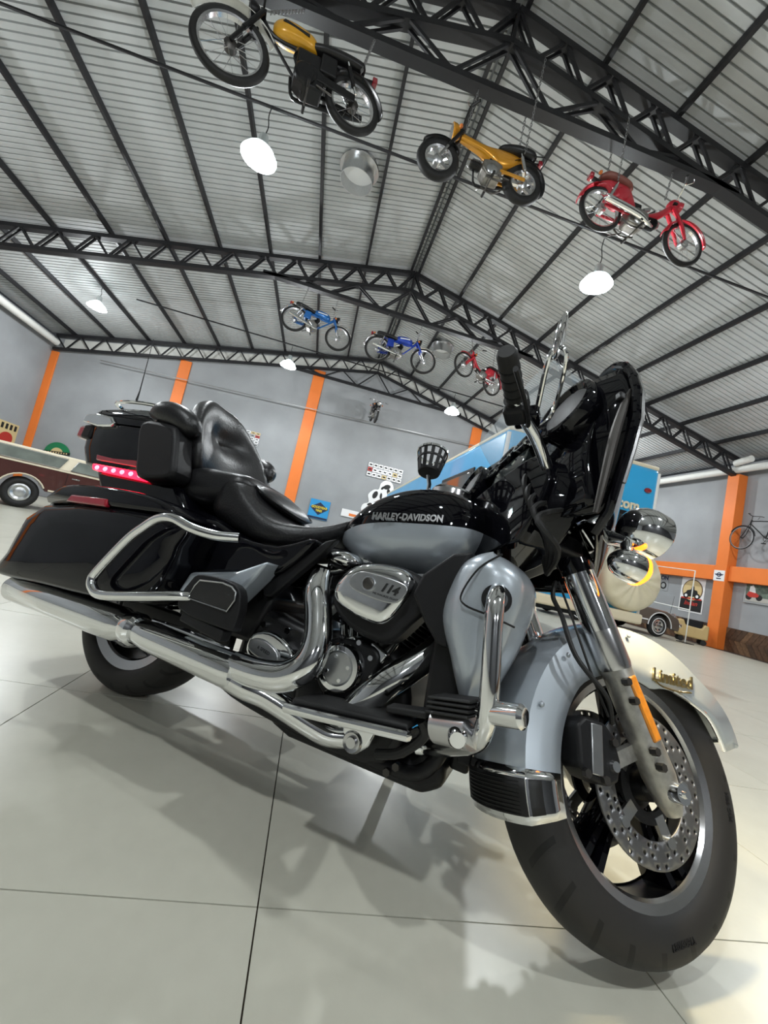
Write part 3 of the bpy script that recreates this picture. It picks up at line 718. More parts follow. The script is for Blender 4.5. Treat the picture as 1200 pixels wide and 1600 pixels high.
for s in (-1, 1):
    G().tube([(-.10, s*.255, 1.035), (-.02, s*.265, 1.04), (.06, s*.255, 1.03), (.115, s*.235, 1.0), (.14, s*.225, .985)], [.012, .043, .046, .040, .012], 16, smooth=5).build('arm_pad', 'leather', bk)
G().tube([(.05, -.20, .885), (.06, -.17, .88), (.065, -.1, .875), (.065, 0, .873), (.065, .1, .875), (.06, .17, .88), (.05, .20, .885)], [.008, .04, .05, .052, .05, .04, .008], 14, smooth=5).build('lumbar_roll', 'leather', bk)

# ---- luggage trunk with lamps, latch, rack, speakers
def trunk_ring(z, k0, k1, y):
    return [(x, yy, z) for x, yy in cr([(k0+.03, -y*.86), (k0+.12, -y), (k1-.06, -y), (k1, -y*.88), (k1, y*.88), (k1-.06, y), (k0+.12, y), (k0+.03, y*.86), (k0, y*.5), (k0, -y*.5)], 4, True)]
tp = P('luggage_trunk', G().loft([trunk_ring(z, a, b, y) for z, a, b, y in ((.785, -.42, -.02, .225), (.80, -.45, 0, .25), (.86, -.475, 0, .265), (.955, -.49, 0, .272), (.965, -.49, 0, .270))]), 'black', ang=45)
G().loft([trunk_ring(z, a, b, y) for z, a, b, y in ((.97, -.50, .0, .274), (.99, -.50, .0, .276), (1.03, -.48, -.01, .262), (1.06, -.42, -.03, .225), (1.075, -.34, -.06, .16), (1.08, -.30, -.1, .08))]).build('trunk_lid', 'black', tp, ang=50)
for s in (-1, 1):
    G().prism([(-.435, .958), (-.43, .99), (-.36, 1.0), (-.27, .992), (-.24, .97), (-.25, .952), (-.33, .945)], XZ, s*.270, s*.292).build('trunk_latch', 'chrome', tp, bev=.007)
    G().prism([(-.31, .80), (-.30, .775), (.0, .77), (.02, .80)], XZ, s*.235, s*.262).build('side_light_bar', 'red', tp, bev=.006)
    for k in range(6): G().ell((-.27+.05*k, s*.262, .785), (.012, .006, .009), 10, 6).build('light_emitting_diode', 'led', tp)
    G().prism([(-.30, .815), (-.31, .84), (.03, .84), (.02, .815)], XZ, s*.24, s*.262).build('dark_light_lens', 'reddim', tp, bev=.005)
    G().prism(cr([(-.09, .985), (.06, .99), (.11, .96), (.15, .87), (.17, .80), (.10, .775), (.0, .775), (-.04, .84)], 3, True), XZ, s*.20, s*.292).build('speaker_pod', 'plastic', tp, bev=.018)
    G().box((-.455, s*.238, .925), (.07, .05, .055)).build('rear_lamp', 'reddim', tp, bev=.012)
    G().box((-.41, s*.252, .925), (.06, .045, .06)).build('rear_lamp_housing', 'plastic', tp, bev=.01)
rk = [(-.08, -.17, 1.07), (-.16, -.19, 1.10), (-.35, -.20, 1.105), (-.47, -.17, 1.10), (-.49, 0, 1.10)]
G().tube(rk+mir(rk[:-1])[::-1], .008, 10, smooth=6).build('luggage_rack', 'chrome', tp)
for y in (-.08, .08): G().tube([(-.10, y, 1.085), (-.30, y, 1.10), (-.485, y, 1.10)], .006, 8).build('rack_rail', 'chrome', tp)
P('radio_aerial', G().tube([(-.31, -.20, 1.115), (-.315, -.20, 1.16), (-.37, -.20, 1.42)], [.005, .0025, .001], 8), 'plastic')
P('trunk_support', G().prism([(-.33, .785), (.14, .785), (.24, .69), (-.24, .69)], XZ, -.235, .235), 'black', bev=.02)

# ---- rear fender, saddlebags
rf = []
for i in range(25):
    a = radians(25+165*i/24); R = .375
    rf.append([(cos(a)*(R-.03*(abs(u)**2)), .125*u, .32+sin(a)*(R-.03*abs(u)**2)) for u in [-1+.2*k for k in range(11)]])
P('rear_fender', G().loft(rf, cap=False, closed=False), 'black', solid=.006, ang=60)
P('tail_cover', G().prism([(-.18, .62), (-.12, .70), (.20, .72), (.40, .70), (.42, .60), (.0, .60)], XZ, -.2, .2), 'black', bev=.03)
BAG = [(.385, .66), (.41, .58), (.385, .46), (.31, .392), (.15, .365), (-.10, .345), (-.30, .325), (-.365, .332), (-.34, .40), (-.245, .60)]
LID = [(-.243, .606), (-.17, .672), (-.02, .700), (.18, .708), (.33, .695), (.386, .668)]
for s in (-1, 1):
    def bagfn(u, v, t, s=s):
        return (u, s*t, v)
    def bagloft(poly, prof):
        c = V((sum(p[0] for p in poly)/len(poly), sum(p[1] for p in poly)/len(poly)))
        return G().loft([[(c.x+(u-c.x)*k, s*y, c.y+(v-c.y)*k2) for u, v in poly] for y, k, k2 in prof])
    prof = [(.19, .97, .97), (.20, 1, 1), (.34, 1, 1), (.378, .985, .98), (.395, .94, .93), (.402, .86, .84), (.405, .6, .6)]
    bag = P('saddlebag', bagloft(cr(BAG, 3, True), prof), 'black', ang=60)
    lp = LID+[(.386, .662), (.1, .635)]
    bagloft(cr(LID, 3)+[(.386, .663), (-.243, .602)], [(.185, .97, .97), (.195, 1, 1), (.34, 1, 1), (.385, .99, .95), (.402, .95, .75), (.406, .8, .5)]).build('saddlebag_lid', 'black', bag, ang=60)
    G().prism([(-.105, .622), (-.09, .650), (.09, .662), (.095, .636)], XZ, s*.392, s*.412).build('side_reflector', 'reddim', bag, bev=.006)
    G().box((-.255, s*.33, .60), (.02, .07, .05)).build('bag_latch', 'chrome2', bag, bev=.006)
    gp = [(.615, .375, .643), (.56, .405, .632), (.50, .43, .634), (.43, .441, .648), (.375, .441, .636), (.33, .441, .60), (.288, .441, .555), (.225, .441, .455), (.215, .441, .425), (.232, .441, .404), (.28, .441, .396), (.42, .432, .428), (.515, .405, .455), (.55, .36, .46)]
    P('saddlebag_guard', G().tube([(x, s*y, z) for x, y, z in gp], .0135, 14, smooth=5), 'chrome')
    # side cover, silver with black rider strip
    P('side_cover', G().prism(cr([(.30, .60), (.36, .69), (.52, .655), (.66, .655), (.78, .70), (.70, .585), (.60, .555), (.48, .53), (.36, .52)], 3, True), XZ, s*.17, s*.265), 'black', bev=.03)
    P('lower_side_cover', G().prism([(.415, .452), (.435, .516), (.52, .535), (.60, .555), (.69, .605), (.665, .55), (.61, .47), (.52, .40), (.47, .395)], XZ, s*.24, s*.325), 'silver', bev=.012)
    P('heat_deflector', G().prism([(.64, .53), (.655, .505), (.68, .51), (.80, .66), (.835, .715), (.80, .70)], XZ, s*.215, s*.245), 'plastic', bev=.006)
    # passenger footboard folded up
    fb = P('passenger_footboard', G().prism(cr([(.512, .422), (.522, .500), (.556, .524), (.668, .524), (.703, .485), (.708, .425), (.69, .412)], 3, True), XZ, s*.362, s*.395), 'plastic', bev=.008)
    G().prism([(.540, .458), (.548, .49), (.558, .506), (.633, .517), (.665, .514), (.682, .505), (.686, .487), (.674, .457)], XZ, s*.394, s*.400).build('footboard_pad', 'rubber', fb, bev=.002)
    pp = [(.538, .456), (.546, .491), (.557, .508), (.633, .519), (.666, .516), (.684, .506), (.688, .487), (.675, .455)]
    G().tube([(u, s*.399, v) for u, v in pp], .0022, 6, closed=True).build('pad_outline', 'alu', fb)
    G().box((.60, s*.37, .40), (.15, .04, .03), Matrix.Rotation(.1, 3, 'Y')).build('footboard_hinge', 'plastic', fb, bev=.005)

# ---- exhausts
for s in (-1, 1):
    y = s*.33
    mf = P('muffler', G().tube([(-.31, y, .290), (-.30, y, .290), (-.05, y, .300), (.15, y, .307), (.25, y, .311), (.285, y, .313)], [.040, .046, .050, .052, .051, .038], 28), 'chrome')
    G().tube([(-.325, y, .289), (-.31, y, .290)], [.034, .038], 24).build('muffler_tip', 'dsteel', mf)
    G().tube([(.285, y, .313), (.30, y, .314), (.325, y, .314), (.335, y, .314)], [.040, .048, .048, .040], 24).build('muffler_clamp', 'chrome', mf)
    P('exhaust_heat_shield', G().tube([(.33, y, .314), (.40, y, .312), (.60, y, .310), (.69, y, .311), (.715, y, .312)], [.034, .043, .044, .046, .040], 24), 'chrome')
    P('shield_ridge', G().tube([(.36, y-s*.01, .352), (.50, y-s*.01, .353), (.66, y-s*.01, .353)], [.006, .011, .006], 10, smooth=4), 'chrome')
y = -.33
P('rear_exhaust_pipe', G().tube([(.70, -.33, .325), (.78, -.335, .330), (.85, -.33, .345), (.895, -.32, .385), (.898, -.305, .44), (.87, -.285, .50), (.835, -.265, .56), (.815, -.23, .60)], [.036, .037, .038, .038, .037, .036, .036, .034], 24, smooth=7), 'chrome')
P('front_exhaust_pipe', G().tube([(.69, -.325, .295), (.75, -.32, .288), (.81, -.30, .278), (.92, -.26, .245), (.97, -.24, .235), (1.02, -.22, .245)], [.034, .034, .031, .029, .028, .027], 20, smooth=6), 'chrome')
P('front_pipe_shield', G().tube([(.99, -.26, .285), (1.035, -.27, .33), (1.09, -.26, .40), (1.15, -.225, .47), (1.185, -.19, .53)], [.024, .034, .036, .034, .03], 20, smooth=6), 'chrome')

# ---- engine and gearbox
P('crankcase', G().prism(cr([(.80, .30), (.80, .42), (.88, .47), (1.06, .47), (1.12, .40), (1.14, .30), (1.10, .20), (.95, .175), (.84, .20)], 3, True), XZ, -.19, .19), 'engine', bev=.02)
P('gearbox', G().prism([(.58, .24), (.58, .42), (.64, .47), (.80, .45), (.82, .24), (.70, .20)], XZ, -.19, .19), 'engine', bev=.02)
P('cam_cover', G().prism(cr([(.875, .36), (.88, .43), (.93, .462), (1.02, .465), (1.045, .43), (1.02, .36), (.98, .315), (.92, .31)], 3, True), XZ, -.16, -.232), 'engine', bev=.010)
tc_ = P('timer_cover', G().lathe([(.0, .262), (.040, .262), (.043, .266), (.055, .266), (.060, .258), (.062, .225)], (.952, 0, .392), (0, -1, 0), 40), 'chrome')
G().lathe([(.0, .2655), (.038, .2655), (.040, .262)], (.952, 0, .392), (0, -1, 0), 36).build('timer_plate', 'alu', tc_)
for a in (.3, 2.0, 3.6, 5.2): G().cyl((.952+.030*cos(a), -.264, .392+.030*sin(a)), (.952+.030*cos(a), -.269, .392+.030*sin(a)), .005, 10).build('bolt', 'chrome', tc_)
for k in range(10):
    a = 2*pi*k/10; G().cyl((.955+.082*cos(a), -.225, .392+.075*sin(a)), (.955+.082*cos(a), -.240, .392+.075*sin(a)), .007, 8).build('cover_bolt', 'chrome', tc_)
tr = P('gearbox_cover', G().prism(cr([(.638, .345), (.645, .395), (.70, .415), (.765, .40), (.80, .37), (.79, .33), (.74, .315), (.68, .32)], 3, True), XZ, -.18, -.228), 'chrome', bev=.010)
G().prism(cr([(.648, .357), (.66, .385), (.70, .388), (.748, .370), (.758, .347), (.74, .337), (.68, .342)], 3, True), XZ, -.227, -.235).build('nameplate', 'alu', tr, bev=.003)
text('plate_lettering', '6 SPEED', .013, 'plastic', tr, axes((.705, -.2355, .363), (1, 0, -.18), (0, 0, 1)), ext=.0006)
for x, z in ((.66, .425), (.745, .43), (.81, .41), (.80, .315), (.63, .31)): P('case_bolt', G().cyl((x, -.19, z), (x, -.212, z), .0095, 12), 'chrome')
for nm, sg in (('front_cylinder', 1), ('rear_cylinder', -1)):
    a = sg*radians(22.5); ax = V((sin(a), 0, cos(a))); o0 = V((.965, 0, .33))
    ob = P(nm, G().tube([o0+ax*.10, o0+ax*.29], [.068, .068], 28), 'engine')
    for k in range(13):
        p = o0+ax*(.115+.0145*k); r = .090+.012*(k > 8)
        G().tube([p-ax*.0012, p+ax*.0012], [r, r], 32).build('cooling_fin', 'finedge' , ob)
    hp = o0+ax*.30
    G().box(tuple(hp+ax*.012), (.17, .20, .055), Matrix.Rotation(a, 3, 'Y')).build('cylinder_head', 'engine', ob, bev=.01)
    G().box(tuple(hp+ax*.062), (.165, .22, .05), Matrix.Rotation(a, 3, 'Y')).build('rocker_cover', 'chrome', ob, bev=.018)
    for k in (-1, 1):
        b0 = V((.985+sg*.045+k*.012, -.20, .445)); b1 = hp+V((k*.02, -.13, 0))
        G().tube([b0, b0.lerp(b1, .25)], [.017, .013], 14).build('pushrod_tube', 'chrome', ob); G().tube([b0.lerp(b1, .25), b1], .010, 12).build('pushrod_tube', 'black', ob)
    G().box((.985+sg*.045, -.20, .452), (.055, .05, .03), Matrix.Rotation(a, 3, 'Y')).build('lifter_block', 'chrome', ob, bev=.006)
# air cleaner with chrome cover
ac_b = cr([(.895, .545), (.895, .605), (.93, .650), (1.00, .672), (1.08, .672), (1.125, .65), (1.15, .60), (1.12, .55), (1.075, .49), (1.03, .482), (.95, .50)], 3, True)
ac = P('air_cleaner', G().prism(ac_b, XZ, -.18, -.285), 'plastic', bev=.015)
ac_c = cr([(.905, .560), (.908, .605), (.945, .648), (1.00, .666), (1.075, .668), (1.105, .640), (1.095, .590), (1.065, .535), (1.03, .522), (.95, .535)], 3, True)
c0 = V((1.0, .60))
G().loft([[(c0.x+(u-c0.x)*k, -y, c0.y+(v-c0.y)*k) for u, v in ac_c] for y, k in ((.278, 1.0), (.292, 1.0), (.304, .96), (.311, .88), (.314, .7), (.315, .3))]).build('chrome_cover', 'chrome', ac, ang=60)
G().prism(cr([(.945, .605), (.955, .630), (.99, .640), (1.09, .632), (1.092, .60), (1.06, .580), (.97, .588)], 4, True), XZ, -.313, -.3185).build('cover_insert', 'alu', ac, bev=.002)
text('displacement_numerals', '114', .030, 'signblack', ac, axes((1.053, -.3192, .612), (1, 0, -.05), (0, 0, 1)), ext=.0012, shear=.35, bold=.0012)
text('engine_lettering', 'MILWAUKEE-EIGHT', .0078, 'signblack', ac, axes((1.048, -.3192, .593), (1, 0, -.05), (0, 0, 1)), ext=.0004)
G().lathe([(0, .3225), (.011, .3225), (.014, .321), (.0165, .3215), (.018, .318)], (.998, 0, .613), (0, -1, 0), 24).build('round_badge', 'dsteel', ac)
G().ring((.998, 0, .613), (0, -1, 0), .0165, [(-.0015, .319), (.0015, .319), (.0015, .3235), (-.0015, .3235)], 24).build('badge_ring', 'chrome', ac)
P('intake_elbow', G().tube([(1.12, -.22, .66), (1.16, -.20, .665), (1.185, -.15, .65)], [.03, .03, .026], 16, smooth=4), 'chrome')
P('horn_cover', G().ell((.84, -.165, .665), (.06, .05, .028), 24, 12), 'chrome')
# ---- frame
for s in (-1, 1):
    P('frame_tube', G().tube([(1.22, s*.05, .83), (1.235, s*.09, .60), (1.235, s*.12, .34), (1.20, s*.135, .215), (1.08, s*.135, .185), (.70, s*.135, .19), (.50, s*.14, .23), (.40, s*.14, .34), (.38, s*.14, .55), (.55, s*.10, .68), (1.05, s*.05, .70), (1.22, s*.04, .86)], .019, 12, smooth=4), 'engine')
    P('swingarm', G().bar((0, s*.135, .32), (.52, s*.14, .33), .035, .07), 'engine', bev=.008)
    P('rear_shock', G().tube([(.05, s*.155, .36), (.22, s*.155, .58)], [.028, .028], 16), 'engine')
P('steering_head', G().tube([(1.245, 0, .98), (1.345, 0, .76)], .04, 18), 'engine')
P('fork_yoke', G().loft([[(1.30+dx_2, y, z) for y, z in ((-.165, .75), (.165, .75), (.165, .80), (-.165, .80))] for dx_2 in (-.03, .06)]), 'engine', steer=True, bev=.01)
P('oil_pan', G().prism([(.72, .165), (.75, .20), (1.12, .20), (1.19, .255), (1.245, .245), (1.25, .19), (1.20, .155), (.80, .145)], XZ, -.14, .14), 'engine', bev=.02)
P('oil_cooler', G().box((1.285, -.02, .40), (.035, .26, .28)), 'plastic', bev=.006)
P('radiator_fins', G().box((1.33, -.13, .565), (.014, .09, .17)), 'dsteel', bev=.003)
P('voltage_regulator', G().box((1.27, 0, .27), (.05, .20, .09)), 'engine', bev=.01)
P('side_case_panel', G().prism([(.43, .36), (.45, .46), (.55, .55), (.66, .50), (.62, .36)], XZ, -.20, .20), 'engine', bev=.015)
# ---- footboards and pedals
for s in (-1, 1):
    R = Matrix.Rotation(-.14, 3, 'Y')
    fo = P('rider_footboard', G().box((1.05, s*.315, .318), (.29, .13, .016), R), 'plastic', bev=.007)
    G().box((1.05, s*.315, .332), (.28, .115, .014), R).build('footboard_rubber', 'rubber', fo, bev=.006)
    G().tube([(.915, s*.30, .302), (.915, s*.37, .300), (.93, s*.387, .301), (1.17, s*.387, .336), (1.192, s*.375, .34), (1.195, s*.28, .34)], .0105, 10, smooth=3, flat=.8).build('footboard_trim', 'chrome', fo)
    P('footboard_bracket', G().prism([(.99, .29), (1.09, .30), (1.075, .245), (1.045, .215), (1.01, .225)], XZ, s*.22, s*.25), 'chrome', bev=.008)
    P('pivot_cap', G().lathe([(0, .262), (.012, .262), (.014, .256), (.022, .258), (.026, .25), (.028, .22)], (1.035, 0, .243), (0, s, 0), 24), 'chrome2')
for x, z in ((1.075, .215), (1.09, .245), (1.045, .19), (1.13, .20), (1.14, .235), (1.11, .18)): P('frame_bolt', G().cyl((x, -.145, z), (x, -.165, z), .010, 6), 'dsteel')
P('brake_pedal', G().tube([(1.10, -.25, .24), (1.16, -.27, .27), (1.21, -.30, .33), (1.20, -.33, .365)], .011, 10, smooth=5), 'engine')
P('brake_pedal_pad', G().box((1.17, -.325, .372), (.09, .05, .016), Matrix.Rotation(-.2, 3, 'Y')), 'rubber', bev=.005)
P('side_stand', G().tube([(.98, .16, .20), (1.0, .28, .09), (1.01, .345, .050)], .016, 12), 'engine')
# ---- engine guard, highway pegs
gd = P('engine_guard', G().tube([(1.30, -.10, .665), (1.305, -.25, .672), (1.307, -.36, .668), (1.31, -.41, .64), (1.318, -.425, .58), (1.335, -.425, .46), (1.335, -.41, .41), (1.322, -.37, .372), (1.27, -.28, .325), (1.20, -.17, .275), (1.165, -.14, .262), (1.165, .14, .262), (1.20, .17, .275), (1.27, .28, .325), (1.322, .37, .372), (1.335, .41, .41), (1.335, .425, .46), (1.318, .425, .58), (1.31, .41, .64), (1.307, .36, .668), (1.305, .25, .672), (1.30, .10, .665)], .0185, 16, smooth=5), 'chrome')
for s in (-1, 1):
    pg_ = P('highway_peg', G().tube([(1.325, s*.405, .435), (1.345, s*.42, .441), (1.395, s*.45, .456), (1.40, s*.452, .457)], [.019, .021, .021, .016], 20), 'chrome')
    G().tube([(1.245, s*.365, .375), (1.315, s*.40, .395)], [.034, .034], 20).build('peg_body', 'chrome2', pg_)
    G().lathe([(0, .03), (.014, .03), (.018, .022), (.02, 0)], (1.29, s*.405, .382), (.2, s, -.1), 20).build('peg_cap', 'chrome', pg_)
    for k in range(4):
        G().box((1.272, s*.385, .412+.009*k), (.095, .065, .006), Matrix.Rotation(-.25, 3, 'Y') @ Matrix.Rotation(s*.35, 3, 'Z')).build('peg_rubber', 'rubber', pg_, bev=.003)
    # leg-shield (lower fairing)
    OUT = [(.405, 1.272, 1.302), (.43, 1.262, 1.312), (.47, 1.245, 1.322), (.51, 1.228, 1.334), (.55, 1.205, 1.344), (.585, 1.192, 1.350), (.62, 1.190, 1.356), (.655, 1.195, 1.360), (.69, 1.204, 1.357), (.72, 1.218, 1.340), (.74, 1.240, 1.315), (.748, 1.262, 1.295)]
    rg = []
    for z, xa, xb in cr(OUT, 3):
        yo = .385-.06*max(0, (.52-z)/.12)**2-.09*max(0, (z-.70)/.05)**2*.5
        rg.append(cr([(xa, -.20 if 0 else s*.22, z), (xa-.0, s*(yo-.07), z), (xa+.03*(xb-xa)/.16, s*(yo-.02), z), ((xa+xb)/2, s*yo, z), (xb-.02, s*(yo-.018), z), (xb, s*(yo-.06), z), (xb+.01, s*.22, z)], 4, True))
    ls = P('lower_fairing', G().loft(rg), 'silver', ang=60)
    P('lower_fairing_vent', G().prism([(1.118, .615), (1.13, .665), (1.19, .728), (1.235, .742), (1.215, .69), (1.20, .60), (1.225, .52), (1.20, .52), (1.16, .56)], XZ, s*.20, s*.335), 'plastic', bev=.008)
    G().tube([(1.30, s*.366, .742), (1.262, s*.387, .70), (1.238, s*.389, .64), (1.250, s*.391, .618), (1.30, s*.391, .610), (1.352, s*.372, .600)], .0022, 6, smooth=5).build('glovebox_seam', 'engine', ls)
    G().ring((1.309, s*.385, .645), (0, s, 0), .026, [(-.004, -.004), (.004, -.004), (.004, .007), (-.004, .007)], 28).build('guard_grommet', 'plastic', ls)
P('inner_leg_panel', G().prism([(1.20, .30), (1.27, .40), (1.27, .60), (1.22, .66), (1.18, .55), (1.19, .40)], XZ, -.30, -.14), 'engine', bev=.01)

# ================================================================== BIKES HUNG FROM THE TRUSSES
XZ = lambda u, v, t: (u, t, v)
def small_wheel(root, x, R, tw, style, name):
    wh = G().lathe([(R-tw+tw*cos(a), tw*.95*sin(a)) for a in [2*pi*k/10 for k in range(10)]], n=40, closed=True).build(name, 'rubber', root, loc=(x, 0, 0), ang=60)
    rr = R-2*tw+.006
    G().ring((0, 0, 0), (0, 1, 0), rr, [(-.012, -tw*.55), (.010, -tw*.7), (.010, tw*.7), (-.012, tw*.55)], 36).build('rim', 'chrome2', wh)
    G().lathe([(.0, -.05), (.03, -.05), (.035, -.04), (.065, -.035), (.065, .03), (.03, .05), (0, .05)], n=18).build('hub', 'dsteel' if style == 'trail' else 'alu', wh)
    g = G()
    if style == 'mini':
        for k in range(5):
            a = 2*pi*k/5; g.bar((cos(a)*.04, 0, sin(a)*.04), (cos(a)*rr, 0, sin(a)*rr), .04, .05, (0, 1, 0))
    else:
        for k in range(18):
            a = 2*pi*k/18; b = a+(.5 if k % 2 else -.5); y = .035*(1 if k % 4 < 2 else -1)
            g.tube([(cos(b)*.06, y, sin(b)*.06), (cos(a)*rr, 0, sin(a)*rr)], .0026, 4)
    g.build('spokes', 'chrome2', wh)
    return wh
def arc_fender(root, name, cx, R, w, a0, a1, m, flare=0):
    rings = []
    for i in range(17):
        a = radians(a0+(a1-a0)*i/16)
        rings.append([(cx+cos(a)*(R-.035*abs(u)**2.5), w*u, sin(a)*(R-.035*abs(u)**2.5)) for u in (-1, -.8, -.5, 0, .5, .8, 1)])
    return G().loft(rings, cap=False, closed=False).build(name, m, root, solid=.005, ang=60)
def oval(secs, m, root, name, n=5):
    rings = []
    for x, zt, zb, hw in cr(secs, n):
        rings.append([(x, hw*(abs(cos(a))**.7)*(1 if cos(a) > 0 else -1), (zt+zb)/2+(zt-zb)/2*(abs(sin(a))**.75)*(1 if sin(a) > 0 else -1)) for a in [2*pi*k/18 for k in range(18)]])
    return G().loft(rings).build(name, m, root, ang=60)
def hung_bike(name, label, pr, pf, style, paint, R=.28, tw=.035, side=-1, Rf=None, up=(0, 0, 1)):
    pr, pf = V(pr), V(pf); X = (pf-pr).normalized(); Yv = V(up).cross(X).normalized(); Z = X.cross(Yv)
    mt = Matrix(((X.x, Yv.x, Z.x, pr.x), (X.y, Yv.y, Z.y, pr.y), (X.z, Yv.z, Z.z, pr.z), (0, 0, 0, 1)))
    t = thing(name, label, 'motorcycle', mtx=mt, group='old motorcycles hung from the roof trusses')
    wb = (pf-pr).length; Rf = Rf or R; k = wb/1.2
    small_wheel(t, 0, R, tw, style, 'rear_wheel'); small_wheel(t, wb, Rf, tw, style, 'front_wheel')
    hx, hz = wb-.26*k, .42*k                              # steering head
    s_ = lambda *q: tuple(v*k for v in q)
    frame_m = paint if style in ('cub', 'moped', 'mini') else ('engine' if style == 'trail' else paint)
    # fork
    for y in (-.07, .07):
        if style in ('cub', 'moped'):
            G().tube([(hx, y*.8, hz-.05), (wb-.10*k, y, .16*k), (wb-.03*k, y, .02)], [.035, .034, .022], 10, flat=.8).build('fork_leg', paint, t)
        else:
            G().tube([(wb, y, 0), (wb-.10*k, y, .17*k)], .020, 10).build('fork_leg', 'engine' if style == 'trail' else 'chrome2', t)
            G().tube([(wb-.10*k, y, .17*k), (hx, y, hz)], .026, 10).build('fork_shroud', 'engine' if style in ('trail', 'mini') else paint, t)
    G().box((hx, 0, hz), (.06, .18, .035)).build('fork_yoke', 'engine', t, bev=.006)
    # handlebar
    hh = hz+(.18 if style in ('trail', 'mini') else .13)*k
    G().tube([(hx-.10*k, -.33, hh-.02), (hx-.03*k, -.24, hh), (hx+.0, -.08, hz+.05), (hx, .08, hz+.05), (hx-.03*k, .24, hh), (hx-.10*k, .33, hh-.02)], .011, 8, smooth=4).build('handlebar', 'engine' if style in ('trail', 'mini') else 'chrome', t)
    for s in (-1, 1):
        G().tube([(hx-.045*k, s*.26, hh-.004), (hx-.11*k, s*.36, hh-.024)], .017, 10).build('hand_grip', 'rubber', t)
        G().tube([(hx-.03*k, s*.22, hh), (hx+.03, s*.30, hh-.01), (hx-.02, s*.36, hh-.03)], .005, 6, smooth=3).build('lever', 'chrome2', t)
        if style in ('street', 'moped', 'mini'): G().ell((hx+.04*k, s*.15, hz-.02), (.025, .03, .025), 12, 8).build('indicator', 'amberdim', t)
        if style in ('street', 'cub'): G().ell((-.16*k, s*.13, .33*k), (.025, .03, .025), 12, 8).build('indicator', 'amberdim', t)
    # headlamp
    q_ = 1.25 if style == 'mini' else 1
    hl = G().lathe([(0, -.09*q_), (.05*q_, -.075*q_), (.078*q_, -.03), (.085*q_, .02), (.078*q_, .025)], (hx+.10*k, 0, hz+.03), (1, 0, -.1), 20).build('headlamp', paint if style in ('cub', 'mini', 'moped') else 'engine', t)
    G().lathe([(0, .04), (.05*q_, .035), (.078*q_, .022)], (hx+.10*k, 0, hz+.03), (1, 0, -.1), 20).build('headlamp_glass', 'chrome2', hl)
    # engine
    ex, ez = .50*k, .02*k
    if style in ('cub', 'moped', 'mini'):
        G().prism([(ex-.16*k, ez-.10*k), (ex-.17*k, ez+.08*k), (ex-.05*k, ez+.13*k), (ex+.10*k, ez+.10*k), (ex+.12*k, ez-.02*k), (ex+.04*k, ez-.11*k)], XZ, -.10, .10).build('crankcase', 'castalu', t, bev=.02)
        G().tube([(ex+.04*k, -.04, ez+.15*k), (ex+.12*k, -.05, ez+.20*k)], [.03*k, .022*k], 12).build('carburettor', 'alu', t)
        G().box((ex-.06*k, 0, ez+.17*k), (.14*k, .12, .09*k)).build('air_filter', 'engine', t, bev=.02)
        for s in (-1, 1): G().tube([(ex+.05*k, s*.09, ez-.12*k), (ex-.12*k, s*.10, ez-.16*k), (ex-.24*k, s*.09, ez-.10*k)], .012, 8, smooth=3).build('centre_stand', 'dsteel', t)
        ax0 = V((ex+.10*k, 0, ez+.05*k)); axd = V((1, 0, .12)).normalized()
    else:
        G().prism([(ex-.17*k, ez-.12*k), (ex-.18*k, ez+.06*k), (ex-.04*k, ez+.12*k), (ex+.10*k, ez+.06*k), (ex+.13*k, ez-.06*k), (ex+.02*k, ez-.14*k)], XZ, -.11, .11).build('crankcase', 'engine' if style == 'trail' else 'castalu', t, bev=.025)
        G().tube([(ex-.06*k, -.05, ez+.16*k), (ex+.02*k, -.06, ez+.20*k)], [.035*k, .025*k], 12).build('carburettor', 'alu', t)
        G().bar((0, .10, -.01), (ex-.10*k, .11, ez), .02, .085*k).build('chain_case', 'engine' if style == 'trail' else paint, t, bev=.01)
        if style == 'trail':
            G().box((ex-.02*k, 0, ez+.16*k), (.24*k, .17, .18*k)).build('air_box', 'engine', t, bev=.03)
            G().lathe([(0, .15), (.08*k, .148), (.10*k, .13), (.105*k, .09)], (ex+.02*k, 0, ez-.03*k), (0, 1, 0), 20).build('flywheel_cover', 'engine', t)
        ax0 = V((ex+.02*k, 0, ez+.08*k)); axd = V((.35, 0, 1)).normalized()
    cyl = G().tube([ax0, ax0+axd*.17*k], .045*k, 16).build('cylinder', 'dsteel', t)
    for i in range(8):
        p = ax0+axd*((.03+.016*i)*k); G().tube([p-axd*.003, p+axd*.003], .068*k, 16).build('cooling_fin', 'engine' if style != 'moped' else 'dsteel', cyl)
    G().tube([ax0+axd*.17*k, ax0+axd*.20*k], [.05*k, .035*k], 14).build('cylinder_head', 'alu', cyl)
    for s in (-1, 1): G().lathe([(0, .118), (.06*k, .116), (.075*k, .105), (.078*k, .09)], (ex-.02*k, 0, ez-.02*k), (0, s, 0), 20).build('side_case', 'alu' if style != 'trail' else 'dsteel', t)
    # footpegs, stand, kick lever
    G().tube([(ex-.02*k, -.15, ez-.15*k), (ex-.02*k, .15, ez-.15*k)], .011, 8).build('footpeg_bar', 'dsteel', t)
    for s in (-1, 1): G().tube([(ex-.02*k, s*.12, ez-.15*k), (ex-.02*k, s*.20, ez-.15*k)], .018, 10).build('footpeg', 'rubber', t)
    G().tube([(ex-.10*k, .12, ez-.10*k), (ex-.25*k, .16, ez-.17*k)], .010, 8).build('kick_stand', 'dsteel', t)
    G().tube([(ex-.10*k, -.13, ez+.02), (ex+.03*k, -.15, ez-.08*k), (ex+.07*k, -.20, ez-.08*k)], .008, 8, smooth=3).build('kick_lever', 'chrome2', t)
